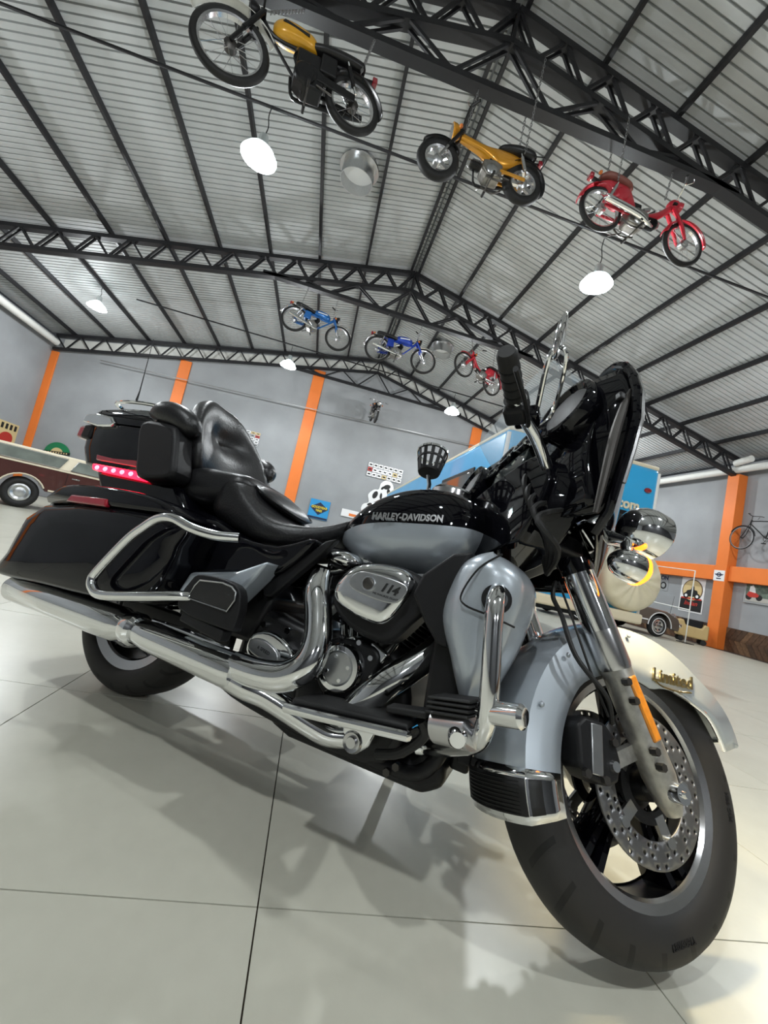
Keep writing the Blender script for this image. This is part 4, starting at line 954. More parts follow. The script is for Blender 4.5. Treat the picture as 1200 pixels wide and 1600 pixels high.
    # swingarm, shocks
    for s in (-1, 1):
        G().bar((0, s*.085, 0), (ex-.13*k, s*.09, ez), .022, .045).build('swingarm', paint if style in ('mini', 'street', 'cub', 'moped') else 'engine', t, bev=.006)
        sh = G().tube([(.0, s*.115, .03), (.10*k, s*.115, .32*k)], .012, 8).build('shock_absorber', 'chrome', t)
        G().tube([(.03*k, s*.115, .10*k), (.085*k, s*.115, .27*k)], .026, 12).build('shock_spring', 'chrome2' if style != 'trail' else 'engine', sh)
    # frame, tank / body, seat, fenders
    if style in ('street', 'trail'):
        G().tube([(hx, 0, hz), (hx-.12*k, 0, .30*k), (ex-.02*k, 0, .30*k), (.10*k, 0, .34*k)], .026, 10, smooth=3).build('frame_tube', frame_m, t)
        G().tube([(hx, 0, hz-.05), (ex+.16*k, 0, .05*k), (ex+.02*k, 0, ez-.13*k)], .018, 8, smooth=3).build('down_tube', frame_m, t)
        G().prism([(.20*k, .12*k), (.20*k, .32*k), (.36*k, .32*k), (.38*k, .12*k)], XZ, -.09, .09).build('side_panel', 'engine' if style == 'trail' else paint, t, bev=.02)
        tank = oval([(.40*k, .42*k, .33*k, .04), (.46*k, .455*k, .31*k, .085), (.58*k, .475*k, .30*k, .105), (.72*k, .475*k, .29*k, .105), (.80*k, .45*k, .30*k, .075), (.84*k, .41*k, .33*k, .03)], paint, t, 'fuel_tank')
        for s in (-1, 1): G().prism([(.50*k, .40*k), (.74*k, .425*k), (.76*k, .40*k), (.50*k, .375*k)], XZ, s*.098, s*.110).build('tank_stripe', 'signblack' if style == 'trail' else 'signwhite', tank, bev=.003)
        oval([(-.10*k, .42*k, .37*k, .06), (-.05*k, .445*k, .35*k, .105), (.15*k, .44*k, .345*k, .115), (.33*k, .415*k, .33*k, .11), (.44*k, .40*k, .33*k, .08)], 'leather', t, 'seat')
        fm = {'trail': 'white', 'street': 'chrome2'}[style]
        arc_fender(t, 'front_fender', wb, Rf+(.10 if style == 'trail' else .03), .06, 35, 150, fm)
        arc_fender(t, 'rear_fender', 0, R+.05, .075, 40, 175, 'engine' if style == 'trail' else 'chrome2')
        ym = side*.15
        G().tube([(ex+.14*k, side*.05, ez+.02), (ex+.10*k, ym, ez-.09*k), (ex-.10*k, ym, ez-.07*k), (.02*k, ym, .02*k), (-.14*k, ym, .05*k)], [.018, .020, .03, .042, .036], 12, smooth=4).build('exhaust', 'engine' if style == 'trail' else 'chrome', t)
    else:
        if style == 'mini':
            oval([(.05*k, .34*k, .26*k, .05), (.20*k, .36*k, .14*k, .085), (.38*k, .37*k, .10*k, .095), (.50*k, .36*k, .18*k, .085), (.62*k, .37*k, .26*k, .07), (.80*k, .42*k, .32*k, .055), (.93*k, .46*k, .36*k, .045)], paint, t, 'pressed_frame')
            oval([(-.14*k, .42*k, .36*k, .08), (-.06*k, .46*k, .34*k, .12), (.15*k, .46*k, .34*k, .13), (.34*k, .43*k, .34*k, .10), (.40*k, .40*k, .35*k, .06)], 'leather', t, 'seat')
            arc_fender(t, 'front_fender', wb, Rf+.03, .075, 45, 150, 'engine'); arc_fender(t, 'rear_fender', 0, R+.04, .085, 55, 190, 'engine')
            G().tube([(-.10*k, -.10, .36*k), (-.24*k, -.10, .38*k), (-.27*k, 0, .38*k), (-.24*k, .10, .38*k), (-.10*k, .10, .36*k)], .008, 8, smooth=3).build('luggage_rack', 'engine', t)
            G().tube([(ex+.2*k, -.03, ez+.05), (ex+.12*k, -.12, ez-.10*k), (ex-.2*k, -.14, ez-.02*k), (.0, -.14, .06*k)], [.015, .016, .024, .03], 12, smooth=4).build('exhaust', 'engine', t)
        else:
            oval([(-.12*k, .30*k, .24*k, .05), (.0, .36*k, .26*k, .09), (.16*k, .39*k, .12*k, .105), (.28*k, .38*k, .08*k, .105), (.36*k, .28*k, .08*k, .09), (.42*k, .20*k, .10*k, .06)], paint, t, 'rear_body')
            G().tube([(.36*k, 0, .15*k), (.56*k, 0, .12*k), (.76*k, 0, .22*k), (hx+.01, 0, hz)], [.055, .045, .042, .04], 14, smooth=4, flat=1.2).build('step_through_beam', paint, t)
            oval([(-.10*k, .42*k, .36*k, .06), (-.02*k, .46*k, .37*k, .11), (.14*k, .455*k, .37*k, .125), (.28*k, .43*k, .36*k, .11), (.34*k, .40*k, .36*k, .06)], 'brownseat' if style == 'cub' else 'leather', t, 'seat')
            arc_fender(t, 'front_fender', wb, Rf+.03, .07, 10 if style == 'cub' else 60, 170 if style == 'cub' else 165, paint); arc_fender(t, 'rear_fender', 0, R+.04, .08, 20, 178, paint)
            G().lathe([(0, .125), (.07*k, .12), (.09*k, .10), (.09*k, -.10), (.07*k, -.12), (0, -.125)], (.20*k, 0, .22*k), (0, 1, 0), 18).build('tool_box', paint, t)
            if style == 'cub':
                G().tube([(ex+.2*k, side*.03, ez+.04), (ex+.12*k, side*.14, ez-.09*k), (ex-.08*k, side*.16, ez-.03*k), (.0, side*.16, .03*k), (-.03*k, side*.16, .035*k)], [.016, .018, .042, .045, .03], 14, smooth=4).build('exhaust', 'chrome', t)
                G().ell((hx+.02*k, 0, hz+.03), (.09, .09, .08), 16, 10).build('headlamp_nacelle', paint, t)
            else:
                G().tube([(ex+.2*k, side*.03, ez+.04), (ex+.05*k, side*.13, ez-.11*k), (.0, side*.14, -.02*k)], [.014, .02, .03], 12, smooth=4).build('exhaust', 'chrome2', t)
    # tail lamp and plate holder
    G().box((-.20*k-.02, 0, .36*k), (.06, .10, .07)).build('tail_lamp', 'reddim', t, bev=.012)
    G().bar((-.08*k, 0, .33*k), (-.20*k, 0, .35*k), .05, .03).build('tail_lamp_bracket', 'engine', t)
    return t
hung_bike('trail_motorcycle', 'yellow-tanked black trail bike with big spoked front wheel, topmost of the hanging bikes', (-.685, 4.5, 5.75), (-1.985, 4.2, 5.55), 'trail', 'yellow', .33, .045, -1, .40)
hung_bike('mini_motorcycle', 'golden yellow mini bike with fat tyres and black seat hung under the nearest truss', (1.672, 4.85, 5.972), (.478, 4.85, 5.875), 'mini', 'gold', .285, .06, 1, .29)
hung_bike('step_through_motorcycle', 'red step-through bike with brown seat and long chrome exhaust hung at upper right', (2.877, 4.85, 6.075), (4.257, 4.85, 6.02), 'cub', 'redp', .33, .036, -1)
hung_bike('street_motorcycle', 'light blue small motorcycle with long black seat hung left of the other blue one', (-1.723, 10.6, 6.16), (-.517, 10.6, 5.98), 'street', 'bluep', .345, .034, -1)
hung_bike('street_motorcycle', 'deep blue small motorcycle hung between the light blue and the small red bikes', (.577, 10.6, 6.03), (1.864, 10.55, 6.03), 'street', 'bluep2', .36, .036, -1)
hung_bike('step_through_motorcycle', 'small red moped hung over the trailer beside a round roof vent', (3.951, 10.6, 6.003), (2.924, 10.2, 6.10), 'moped', 'redp', .34, .03, 1)
hung_bike('street_motorcycle', 'black motorcycle hung nose towards the viewer below the far gable truss', (1.25, 16.0, 6.0), (1.33, 14.85, 5.62), 'street', 'engine', .29, .04, -1)
# chains
def chain(x, y, z0, z1, lab, dx=0, dy=0):
    n = max(3, int((z1-z0)/.045)); g = G()
    for i in range(n):
        f = (i+.5)/n; c = V((dx*f, dy*f, (z1-z0)*f)); hl_ = (z1-z0)/n*.62; a = 0 if i % 2 else pi/2
        g.tube([c+V((cos(a)*.013*cos(t), sin(a)*.013*cos(t), hl_*sin(t))) for t in [2*pi*q/8 for q in range(8)]], .0048, 4, closed=True)
    tag(g.build('hanging_chain', 'chain', loc=(x, y, z0)), lab, 'chain', 'chains that hold the hung bikes')
TZ = 7.07
for x, y, z0, lab, dx, dy, *zt_ in (
 (-.66, 4.37, 6.05, 'steel chain holding the tail of the yellow-tanked trail bike', .0, .42),
 (-1.72, 4.25, 6.16, 'steel chain holding the handlebar of the yellow-tanked trail bike', .15, .55),
 (1.58, 4.71, 6.28, 'near one of two chains at the rear of the golden mini bike', .02, .0, 7.74), (1.58, 5.0, 6.28, 'far one of two chains at the rear of the golden mini bike', .0, .0, 7.74),
 (.76, 4.85, 6.44, 'chain at the handlebar of the golden mini bike', .05, 0),
 (2.98, 4.71, 6.44, 'near one of two chains at the rear of the red bike with chrome exhaust', .0, .0, 7.46), (2.98, 5.0, 6.44, 'far one of two chains at the rear of the red bike with chrome exhaust', .0, .0, 7.46),
 (3.86, 4.85, 6.60, 'chain at the handlebar of the red bike with chrome exhaust', .05, 0),
 (-1.62, 10.5, 6.52, 'chain at the rear of the light blue motorcycle', .06, .1), (-.76, 10.6, 6.50, 'chain at the handlebar of the light blue motorcycle', .02, 0),
 (.68, 10.5, 6.42, 'chain at the rear of the deep blue motorcycle', .0, .1), (1.60, 10.56, 6.55, 'chain at the handlebar of the deep blue motorcycle', .04, .04),
 (3.86, 10.5, 6.40, 'chain at the rear of the small red moped', .0, .1), (3.13, 10.28, 6.55, 'chain at the handlebar of the small red moped', .0, .32),
 (1.28, 15.2, 6.28, 'chain at the handlebar of the black motorcycle below the gable truss', .0, 1.1), (1.25, 15.9, 6.42, 'chain at the rear of the black motorcycle below the gable truss', .0, .42)):
    chain(x, y, z0, zt_[0] if zt_ else TZ, lab, dx, dy)

# ================================================================== TRAILER, CARS, WALL DECOR
tx0, tx1, ty0, ty1, tz0, tz1 = 2.10, 4.36, 4.70, 13.2, .55, 2.60
tr_ = thing('caravan_trailer', 'sky blue box caravan with cream roof edge parked behind the big motorcycle', 'trailer', ((tx0+tx1)/2, (ty0+ty1)/2, 0))
ox, oy = (tx0+tx1)/2, (ty0+ty1)/2
G().box((0, 0, (tz0+tz1)/2), (tx1-tx0, ty1-ty0, tz1-tz0)).build('body', 'skyblue', tr_, bev=.07, seg=4)
rim = [(tx0-ox-.01, ty0-oy-.01), (tx1-ox+.01, ty0-oy-.01), (tx1-ox+.01, ty1-oy+.01), (tx0-ox-.01, ty1-oy+.01)]
G().box((0, 0, tz1+.005), (tx1-tx0-.03, ty1-ty0-.03, .06)).build('roof_edge', 'cream', tr_, bev=.02)
for x in (tx0-ox+.02, tx1-ox-.02): G().tube([(x, ty0-oy+.02, tz1-.06), (x, ty0-oy+.02, tz0+.06)], .028, 10).build('corner_trim', 'signwhite', tr_)
G().box((tx0-ox-.005, .3, 1.75), (.02, ty1-ty0-1.2, .30)).build('pale_stripe', 'paleblue', tr_, bev=.01)
def tr_win(name, c, d, wall='x'):
    f = G().box(c, d).build(name, 'plastic', tr_, bev=.02)
    e_ = (d[0]*1.25, d[1]-.10, d[2]-.10) if wall == 'x' else (d[0]-.10, d[1]*1.25, d[2]-.10)
    G().box(c, e_).build('pane', 'dglass', f, bev=.03)
tr_win('window', (tx0-ox-.005, -2.6, 1.85), (.04, 1.5, .75)); tr_win('window', (tx0-ox-.005, .4, 1.85), (.04, 1.5, .75)); tr_win('window', (tx0-ox-.005, 2.8, 1.85), (.04, .9, .75))
tr_win('rear_window', (-.05, ty0-oy-.005, 1.62), (1.55, .04, .62), 'y')
G().prism([(-1.12, .78), (1.12, .78), (1.12, 1.16), (.6, 1.22), (.2, 1.12), (-.4, 1.25), (-1.12, 1.1)], lambda u, v, t: (u, t, v), ty0-oy-.014, ty0-oy+.01).build('painted_flames', 'signred', tr_)
for s in (-1, 1): G().ell((s*.96, ty0-oy-.01, 2.27), (.055, .03, .035), 14, 8).build('marker_lamp', 'reddim', tr_)
text('lettering', 'www.trailer.com' if 0 else '.com', .19, 'cream', tr_, axes((.68, ty0-oy-.012, 2.02), (1, 0, 0), (0, 0, 1)), ext=.006, bold=.006)
G().box((0, ty0-oy-.15, .58), (2.0, .12, .13)).build('bumper', 'cream', tr_, bev=.03)
for y in (-1.2, 0.0):
    for s in (-1, 1):
        wh = G().lathe([(.33-.09+.09*cos(a), .09*sin(a)) for a in [2*pi*k/12 for k in range(12)]], n=36, closed=True).build('wheel', 'rubber', tr_, loc=(s*.95, y, .33))
        G().lathe([(0, .05*s), (.1, .06*s), (.155, .03*s), (.165, -.03*s)], n=28).build('rim', 'alu', wh)
G().box((0, 0, .50), (.9, ty1-ty0-.6, .12)).build('chassis', 'steel', tr_)
# cream spare-wheel cover with gathered folds
def spare():
    g = G(); n = 60; prof = [(.0, -.20), (.05, -.198), (.15, -.196), (.25, -.192), (.33, -.175), (.385, -.14), (.405, -.09), (.405, .0), (.38, .04)]
    vs = []
    for r, h in prof:
        for k in range(n):
            a = 2*pi*k/n; wv = .013*sin(a*11+1.7*sin(a*3))*min(1, r/.12)*(1 if r < .36 else .3); vs.append((cos(a)*r, h+wv, sin(a)*r))
    return g.add(vs, [(i*n+k, i*n+(k+1) % n, (i+1)*n+(k+1) % n, (i+1)*n+k) for i in range(len(prof)-1) for k in range(n)])
spare().build('spare_wheel_cover', 'vinyl', tr_, loc=(.80, ty0-oy-.06, 1.05), ang=70)

def car(name, label, loc, yaw, paint, prof, roofp, wheels, half, extra):
    """prof: body side outline (x,z) going round; roofp: greenhouse outline; half: half width"""
    t = thing(name, label, 'car', loc, (0, 0, yaw))
    sec = lambda poly, ys: G().loft([[(u*kx, y, v) for u, v in poly] for y, kx in ys])
    # body sides with wheel openings
    out = []
    bot = extra['sill']; R = extra['R']
    top = prof
    lo = []
    xs = sorted(wheels)
    pts = [(prof[0][0], bot)]
    for wx in xs:
        for k in range(11):
            a = pi-pi*k/10; pts.append((wx+cos(a)*(R+.07), max(bot, R+sin(a)*(R+.07))))
    pts.append((prof[-1][0], bot))
    poly = [p for p in pts]+[p for p in reversed(prof)]
    G().loft([[(u, y, v) for u, v in poly] for y in (-half, -half*.96, half*.96, half)]).build('body', paint, t, bev=.035, ang=40)
    h2 = half*.93; inn = half*.76
    nr = len(roofp)
    G().loft([[(u, s*(h2 if v < extra['belt']+.02 else inn), v) for u, v in roofp] for s in (-1, 1)]).build('cabin_roof', extra['roofm'], t, bev=.04, ang=50)
    for wx in xs:
        for s in (-1, 1):
            wh = G().lathe([(R-.075+.075*cos(a), .085*sin(a)) for a in [2*pi*k/12 for k in range(12)]], n=36, closed=True).build('wheel', 'rubber', t, loc=(wx, s*(half-.10), R))
            if extra.get('whitewall'): G().ring((0, s*.078, 0), (0, 1, 0), R-.085, [(-.014, -.006), (.014, -.006), (.014, .006), (-.014, .006)], 32).build('whitewall', 'signwhite', wh)
            rim_ = G().lathe([(0, .055*s), (.05, .065*s), (.10, .045*s), (.145, .07*s), (.175, .06*s), (.18, -.02*s)], n=32).build('hubcap', extra['rim'], wh)
            if extra.get('slots'):
                for k in range(6):
                    a = 2*pi*k/6; G().box((cos(a)*.115, .058*s, sin(a)*.115), (.045, .02, .03), Matrix.Rotation(-a, 3, 'Y')).build('rim_slot', 'engine', wh, bev=.006)
    for s in (-1, 1):
        for i, (nm, w_, m_) in enumerate(extra['windows']):
            def fn(u, v, tt, s=s):
                f = (v-extra['belt'])/(extra['rooftop']-extra['belt']); y = h2+(inn-h2)*f
                return (u, s*(y+tt), v)
            o = G().prism(w_, fn, -.03, .012).build(nm, m_, t, bev=.006)
            G().tube([fn(u, v, .014) for u, v in w_], .011, 6, closed=True).build('window_trim', 'chrome2', t)
        for x0, x1, z in extra['strips']: G().box(((x0+x1)/2, s*(half+.004), z), (x1-x0, .02, .035)).build('side_strip', extra['stripm'], t, bev=.006)
        for wx in xs: G().tube([(wx+cos(a)*(R+.075), s*(half+.003), R+sin(a)*(R+.075)) for a in [pi*k/14 for k in range(15)] if R+sin(a)*(R+.075) > bot], .014, 6).build('arch_trim', extra['stripm'], t)
        G().box((extra['mirror'][0], s*(half+.07), extra['mirror'][1]), (.10, .14, .09)).build('door_mirror', paint, t, bev=.025)
        G().box((extra['handle'][0], s*(half+.012), extra['handle'][1]), (.14, .03, .025)).build('door_handle', 'chrome', t, bev=.008)
        for x in extra['doors']: G().bar((x, s*(half+.001), bot+.03), (x+.01, s*(half+.001), extra['belt']-.02), .012, .006).build('door_seam', 'engine', t)
    for x in (prof[0][0]-.04, prof[-1][0]+.04): G().box((x, 0, .45), (.10, half*1.98, .12)).build('bumper', 'chrome', t, bev=.03)
    for s in (-1, 1):
        G().box((prof[0][0]-.005, s*half*.78, .66), (.04, .22, .16)).build('tail_lamp', 'reddim', t, bev=.01)
        G().lathe([(0, .03), (.07, .025), (.09, 0), (.09, -.02)], (prof[-1][0]-.01, s*half*.7, .66), (1, 0, 0), 20).build('headlamp', 'chrome2', t)
    G().prism(extra['screen'], XZ, -inn*1.02, inn*1.02).build('windscreen', 'dglass', t, bev=.01)
    return t
# two-door wagon: x measured from the rear axle
car('station_wagon', 'maroon two-door station wagon with cream roof parked at the left wall', (-6.30, 9.97, 0), radians(33), 'maroon',
    [(-.95, .55), (-.95, .90), (-.5, .935), (.6, .935), (1.75, .92), (2.2, .88), (3.1, .84), (3.25, .70), (3.25, .5)],
    [(-.98, .92), (-.80, 1.20), (-.6, 1.25), (1.0, 1.255), (1.25, 1.235), (1.78, .92)], (0, 2.5), .80,
    dict(sill=.42, R=.31, belt=.93, rooftop=1.24, roofm='cream', rim='alu', stripm='cream', whitewall=False,
         windows=[('rear_side_window', [(-.72, .96), (-.60, 1.19), (.62, 1.19), (.50, .96)], 'gglass'), ('door_window', [(.70, .96), (.80, 1.18), (1.12, 1.185), (1.58, .96)], 'gglass')],
         strips=[(.42, 2.1, .45), (-.9, -.42, .5), (-.9, 1.7, .915)], mirror=(1.35, .97), handle=(.82, .80), doors=(.66, 1.62), screen=[(1.30, 1.22), (1.78, .95), (1.81, .95), (1.34, 1.22)]))
car('coupe_car', 'taupe coupe with slotted whitewall wheel parked by the right wall', (7.55, 10.95, 0), radians(0), 'taupe',
    [(-.95, .50), (-1.0, .74), (-.3, .80), (.8, .80), (1.7, .80), (2.75, .76), (3.15, .62), (3.22, .48)],
    [(-.55, .78), (.1, 1.16), (.5, 1.2), (1.05, 1.16), (1.62, .79)], (0, 2.55), .82,
    dict(sill=.28, R=.31, belt=.80, rooftop=1.17, roofm='taupe', rim='chrome2', stripm='signwhite', whitewall=True, slots=True,
         windows=[('door_window', [(.25, .84), (.38, 1.10), (.98, 1.10), (1.36, .84)], 'dglass')],
         strips=[(.4, 2.15, .44)], mirror=(1.3, .90), handle=(.35, .68), doors=(.2, 1.5), screen=[(1.08, 1.15), (1.60, .84), (1.63, .84), (1.12, 1.15)]))
tag(G().tube([(10.55, 10.3, .70), (10.62, 10.3, 1.25)], [.006, .003], 6).build('car_aerial', 'steel'), 'thin black whip aerial standing beside the taupe coupe', 'aerial')
# tan cart with black tub and white post frame by the right pillar
ct = thing('luggage_cart', 'tan plastic cart with black tub standing by the brown wood strip', 'cart', (11.85, 10.75, 0), (0, 0, radians(-35)))
g = G().prism([(-.38, .16), (-.38, .62), (-.26, .66), (-.2, .5), (.2, .48), (.26, .62), (.38, .58), (.38, .16)], XZ, -.22, .22).build('tub_body', 'tan', ct, bev=.04)
G().prism([(-.19, .36), (-.22, .70), (.24, .70), (.20, .36)], XZ, -.18, .18).build('black_tub', 'plastic', ct, bev=.03)
for x in (-.28, .28):
    for y in (-.2, .2): G().lathe([(.0, -.03), (.07, -.03), (.08, 0), (.07, .03), (0, .03)], (x, y, .08), n=18).build('wheel', 'rubber', ct)
for k in range(4): G().tube([(-.38, -.2, .25+.09*k), (-.62, -.12, .27+.09*k), (-.72, .0, .30+.09*k)], .012, 6, smooth=3).build('wire_basket_bar', 'dsteel', ct)
st = thing('post_stand', 'thin white metal post frame standing in front of the round-motif poster', 'stand', (11.0, 10.12, 0))
G().tube([(0, 0, 0.0), (0, 0, 1.2), (0, 0, 2.10)], .014, 8).build('post', 'white', st); G().tube([(0, 0, 2.10), (-.4, 1.9, 2.12)], .012, 8).build('top_rail', 'white', st); G().tube([(0, 0, .95), (-.4, 1.9, 1.0)], .016, 8).build('mid_rail', 'white', st); G().tube([(-.4, 1.9, 0), (-.4, 1.9, 2.12)], .022, 8).build('post', 'white', st)
G().box((0, 0, .01), (.3, .3, .02)).build('foot_plate', 'steel', st)

# signs on the far wall (local: u right, v up)
def board(name, label, cat, o, wdt, h, m, wall='far', th=.03, rot=0, group=None):
    if wall == 'far': mt = axes(o, (cos(rot), 0, sin(rot)), (-sin(rot), 0, cos(rot)))
    else: mt = axes(o, (0, -1, 0), (0, 0, 1))
    t = thing(name, label, cat, mtx=mt, group=group)
    G().box((0, 0, -th/2), (wdt, h, th)).build('panel', m, t, bev=.004)
    return t
FW = YF-.002
s = board('tyre_sign', 'blue enamel sign with dark diamond and yellow lettering on the far wall', 'sign', (.05, FW-.04, 1.78), .80, .78, 'signblue')
G().prism([(-.37, .06), (0, .30), (.37, .06), (0, -.22)], lambda u, v, t: (u, v, t), 0, .006).build('diamond', 'signnavy', s)
G().prism([(-.39, -.30), (.39, -.30), (.39, -.375), (-.39, -.375)], lambda u, v, t: (u, v, t), 0, .006).build('lower_band', 'signnavy', s)
I4 = Matrix.Translation
text('lettering', 'GOODYEAR', .135, 'signyel', s, I4((0, .085, .008)), ext=.003, bold=.004, sx=.86); text('lettering', 'TIRES', .12, 'signyel', s, I4((0, -.05, .008)), ext=.003, bold=.004, sx=.9)
def plates(o, nx, ny, pw, ph, label):
    t = thing('licence_plate_display', label, 'plate display', mtx=axes(o, (1, 0, 0), (0, 0, 1)), group='licence plate displays')
    G().box((nx*pw/2, -ny*ph/2, -.008), (nx*pw, ny*ph, .016)).build('backing_board', 'wall', t)
    ms = ['signwhite', 'signwhite', 'signred', 'signcream', 'alu', 'signblack']
    for i in range(nx):
        for j in range(ny):
            r1 = random.random(); m = ms[int(r1*4.99)]
            G().box(((i+.5)*pw, -(j+.5)*ph, .004), (pw*.86, ph*.80, .012)).build('licence_plate', m, t)
            G().box(((i+.5)*pw, -(j+.5)*ph, .011), (pw*.55, ph*.30, .006)).build('plate_characters', 'signblack' if m != 'signblack' else 'signwhite', t)
plates((1.60, FW-.03, 4.20), 7, 3, .215, .20, 'grid of red and white number plates on the far wall above the monochrome cut-out')
plates((-3.80, FW-.03, 4.22), 5, 5, .19, .115, 'grid of small number plates on the far wall beside the backrest')
# monochrome cut-out figure (plain rounded patches)
fg = thing('wall_cutout', 'black and white patchy cut-out decal on the far wall beside the trailer', 'decal', mtx=axes((2.35, FW-.03, 2.85), (1, 0, 0), (0, 0, 1)))
G().prism(cr([(-.55, -.75), (-.62, -.45), (-.40, -.30), (-.48, .0), (-.30, .25), (-.10, .32), (-.05, .60), (.20, .78), (.45, .62), (.52, .30), (.40, .05), (.50, -.25), (.40, -.70)], 4, True), lambda u, v, t: (u, v, t), -.03, 0).build('outline_panel', 'signwhite', fg)
for u, v, a, b, q in ((.22, .48, .15, .10, .4), (.32, .30, .07, .12, .2), (-.20, .05, .10, .17, -.3), (.05, .05, .05, .14, .1), (.28, -.05, .13, .07, .6), (-.35, -.38, .10, .05, .5), (.0, -.32, .14, .06, -.4), (.22, -.45, .07, .13, .3), (-.25, -.58, .17, .05, .1), (.05, .40, .05, .09, -.6)):
    G().prism([(u+a*cos(t)*cos(q)-b*sin(t)*sin(q), v+a*cos(t)*sin(q)+b*sin(t)*cos(q)) for t in [2*pi*k/14 for k in range(14)]], lambda x, y, t: (x, y, t), 0, .008).build('black_patch', 'signblack', fg)
s = board('notice_board', 'small white notice with orange mark on the far wall behind the seat', 'sign', (1.30, FW-.04, 1.90), .70, .30, 'signwhite'); G().box((.12, -.04, .005), (.3, .10, .01)).build('orange_mark', 'orange', s)
# green round sign on the far wall above the wagon
gs = thing('round_sign', 'green half-round sign with black band on the far wall above the maroon wagon', 'sign', mtx=axes((-9.62, FW-.05, 1.62), (1, 0, .12), (0, 0, 1)))
G().prism([(-.42, 0)]+[(.42*cos(pi-a), .42*sin(a)) for a in [pi*k/20 for k in range(21)]], lambda u, v, t: (u, v, t), -.04, 0).build('green_disc', 'signgreen', gs)
G().prism([(.2*cos(pi-a), .2*sin(a)+.02) for a in [pi*k/16 for k in range(17)]], lambda u, v, t: (u, v, t), 0, .008).build('inner_disc', 'signcream', gs); G().box((0, .03, .012), (.88, .10, .03)).build('black_band', 'signblack', gs)
for k in range(9): G().box((-.34+.085*k, .03, .028), (.04, .05, .006)).build('band_mark', 'signcream', gs)
lp = board('wall_poster', 'cream and red poster at the left edge on the left wall', 'poster', (XL+.03, 15.55, 1.85), .9, .8, 'signcream', 'left')
lp.matrix_world = axes((XL+.035, 15.6, 1.85), (0, 1, 0), (0, 0, 1))
G().prism([(.3*cos(a)-.0, .22*sin(a)-.15) for a in [2*pi*k/18 for k in range(18)]], lambda u, v, t: (u, v, t), 0, .008).build('red_motif', 'signred', lp)
for k in range(4): G().box((-.3+.2*k, .25, .005), (.10, .18, .01)).build('block_character', 'signblack', lp)
# right wall: poster, small sign, framed photo, banner, bicycle
RWX = XR-.002
po = board('motorcycle_poster', 'white poster with round yellow motif and dark motorcycle on the right wall', 'poster', (RWX-.01, 11.72, 1.49), .86, 1.15, 'signwhite', 'right', th=.01)
C2 = lambda u, v, t: (u, v, t)
circ = lambda x, y, r, n=28: [(x+r*cos(2*pi*k/n), y+r*sin(2*pi*k/n)) for k in range(n)]
G().prism(circ(0, .16, .37), C2, 0, .004).build('dark_ring', 'brownwood', po); G().prism(circ(0, .16, .34), C2, .004, .007).build('yellow_disc', 'signcream', po)
G().box((0, -.33, .003), (.78, .40, .006)).build('dark_panel', 'signblack', po); text('lettering', 'Indian', .20, 'signred', po, I4((0, -.28, .008)), ext=.001, shear=.3, bold=.004)
for x in (-.2, .2): G().prism(circ(x, -.03, .10, 18), C2, .007, .010).build('printed_wheel', 'signblack', po); G().prism(circ(x, -.03, .05, 14), C2, .010, .012).build('printed_hub', 'signwhite', po)
G().prism([(-.24, .02), (-.18, .14), (-.05, .18), (-.02, .30), (.06, .30), (.08, .18), (.18, .16), (.24, .0), (.05, -.06), (-.1, -.06)], C2, .007, .0105).build('printed_machine', 'signblack', po)
G().box((0, -.12, .008), (.74, .05, .004)).build('red_band', 'signred', po)
sg = board('emblem_sign', 'small white square sign with blue winged emblem on the orange pillar', 'sign', (12.41, 10.62, 2.20), .34, .33, 'signwhite', 'right', th=.015)
G().prism(circ(0, .03, .07, 20), C2, 0, .004).build('emblem_ring', 'signnavy', sg); G().prism(circ(0, .03, .04, 16), C2, .004, .006).build('emblem_centre', 'signwhite', sg); G().prism([(-.14, .05), (.14, .05), (.10, .01), (-.10, .01)], C2, .0, .007).build('emblem_wings', 'signnavy', sg); G().box((0, -.09, .003), (.14, .03, .006)).build('emblem_caption', 'signnavy', sg)
fr = board('framed_photo', 'grey framed photo of a rider on a motorcycle on the right wall', 'picture', (RWX-.045, 9.55, 1.83), 1.02, .62, 'frame', 'right', th=.04)
G().box((0, .06, .004), (.90, .38, .008)).build('foliage_area', 'greygreen', fr); G().box((0, -.19, .004), (.90, .12, .008)).build('road_area', 'photoroad', fr)
for x in (-.36, -.08): G().prism(circ(x, -.13, .085, 18), C2, .008, .012).build('printed_wheel', 'signblack', fr)
G().prism([(-.42, -.08), (-.36, .05), (-.20, .02), (-.08, -.06), (-.12, -.12), (-.32, -.14)], C2, .008, .014).build('printed_machine', 'signred', fr); G().prism([(-.36, .03), (-.34, .18), (-.26, .22), (-.20, .12), (-.18, .0)], C2, .008, .016).build('printed_rider', 'signwhite', fr)
bn = board('wall_banner', 'purple and white lettered decal on the right wall above the taupe coupe', 'decal', (RWX-.01, 12.95, 1.80), .55, .62, 'wall', 'right', th=.006)
text('lettering', 'SON', .20, 'signnavy', bn, I4((.05, .15, .006)), ext=.002, bold=.006); G().prism(circ(.08, -.12, .13, 20), C2, .002, .006).build('round_mark', 'signblack', bn); G().prism(circ(.08, -.12, .08, 16), C2, .006, .009).build('round_mark_centre', 'frame', bn)
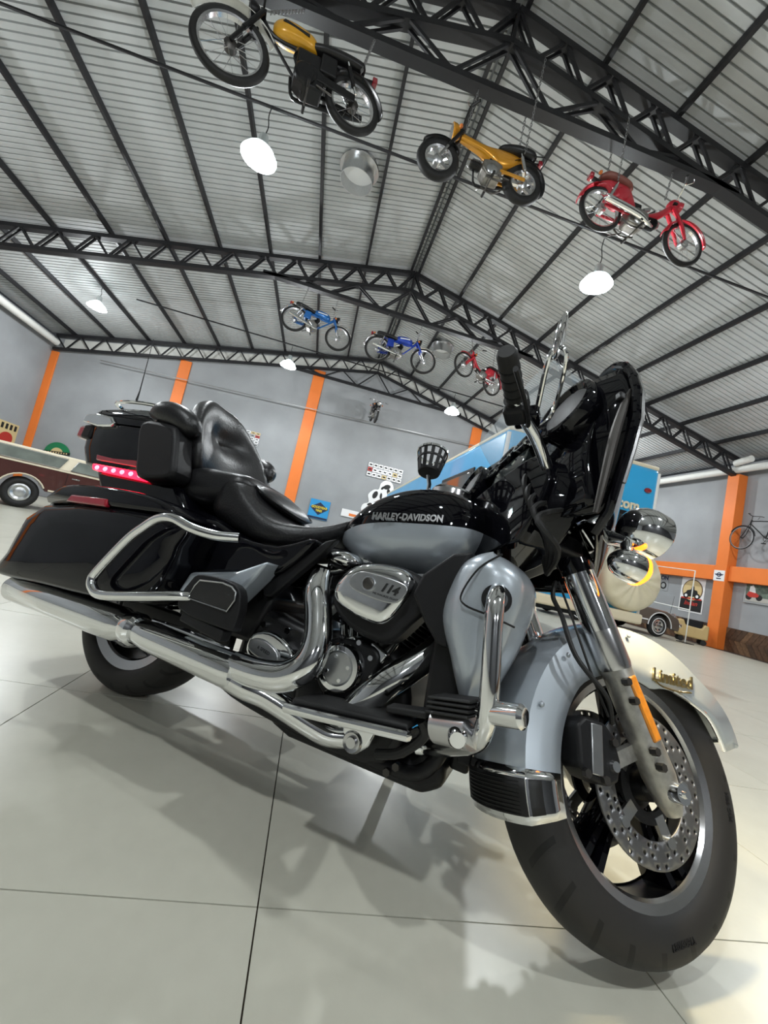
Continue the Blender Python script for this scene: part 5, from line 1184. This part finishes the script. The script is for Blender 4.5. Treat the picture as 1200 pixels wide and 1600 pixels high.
def bicycle():
    t = thing('old_bicycle', 'old black roadster bicycle hung on the right wall above the orange beam', 'bicycle', mtx=axes((XR-.34, 9.02, 3.40), (0, 1, 0), (0, 0, 1)))
    # local: u along +Y (forward), v up, w towards the room
    def C(name, pts, r, m='engine', **k): return G().tube(pts, r, 8, **k).build(name, m, t)
    for x, nm in ((0, 'rear_wheel'), (1.08, 'front_wheel')):
        wh = G().lathe([(.34+.016*cos(a), .016*sin(a)) for a in [2*pi*k/8 for k in range(8)]], ax=(0, 0, 1), n=40, closed=True).build(nm, 'rubber', t, loc=(x, 0, 0))
        G().ring((0, 0, 0), (0, 0, 1), .322, [(-.006, -.01), (.006, -.01), (.006, .01), (-.006, .01)], 36).build('rim', 'chrome2', wh)
        g = G()
        for k in range(18): a = 2*pi*k/18; g.tube([(cos(a+.4)*.02, sin(a+.4)*.02, .02*(-1)**k), (cos(a)*.32, sin(a)*.32, 0)], .0016, 4)
        g.build('spokes', 'dsteel', wh); G().cyl((0, 0, -.04), (0, 0, .04), .02, 12).build('hub', 'dsteel', wh)
        G().tube([(cos(a)*.375, sin(a)*.375, 0) for a in [radians(30+13*k) for k in range(12)]], .014, 6).build('mudguard', 'engine', wh)
    C('seat_tube', [(.42, -.02, 0), (.30, .50, 0)], .015); C('top_tube', [(.31, .47, 0), (.86, .50, 0)], .014); C('down_tube', [(.42, -.02, 0), (.87, .42, 0)], .015); C('head_tube', [(.85, .54, 0), (.89, .38, 0)], .018)
    for w in (-.05, .05): C('fork_blade', [(.89, .38, w*.6), (1.0, .12, w), (1.08, 0, w)], .010, smooth=3); C('chain_stay', [(.42, -.02, w*.6), (0, 0, w)], .009); C('seat_stay', [(.31, .46, w*.4), (0, 0, w)], .008)
    C('seat_post', [(.30, .50, 0), (.27, .60, 0)], .012); G().ell((.24, .63, 0), (.13, .03, .08), 16, 8).build('saddle', 'leather', t)
    C('handlebar', [(.70, .66, -.27), (.78, .68, -.24), (.84, .66, -.05), (.84, .66, .05), (.78, .68, .20), (.70, .66, .22)], .010, 'dsteel', smooth=4); C('stem', [(.85, .54, 0), (.84, .66, 0)], .011, 'dsteel')
    G().ring((.42, -.02, .03), (0, 0, 1), .085, [(-.008, -.003), (.008, -.003), (.008, .003), (-.008, .003)], 28).build('chainring', 'dsteel', t); C('crank', [(.42, -.02, .05), (.52, -.14, .06)], .008, 'dsteel'); G().box((.53, -.15, .09), (.09, .025, .06)).build('pedal', 'rubber', t)
    C('brake_lever', [(.80, .66, .20), (.86, .60, .22)], .006, 'dsteel')
bicycle()
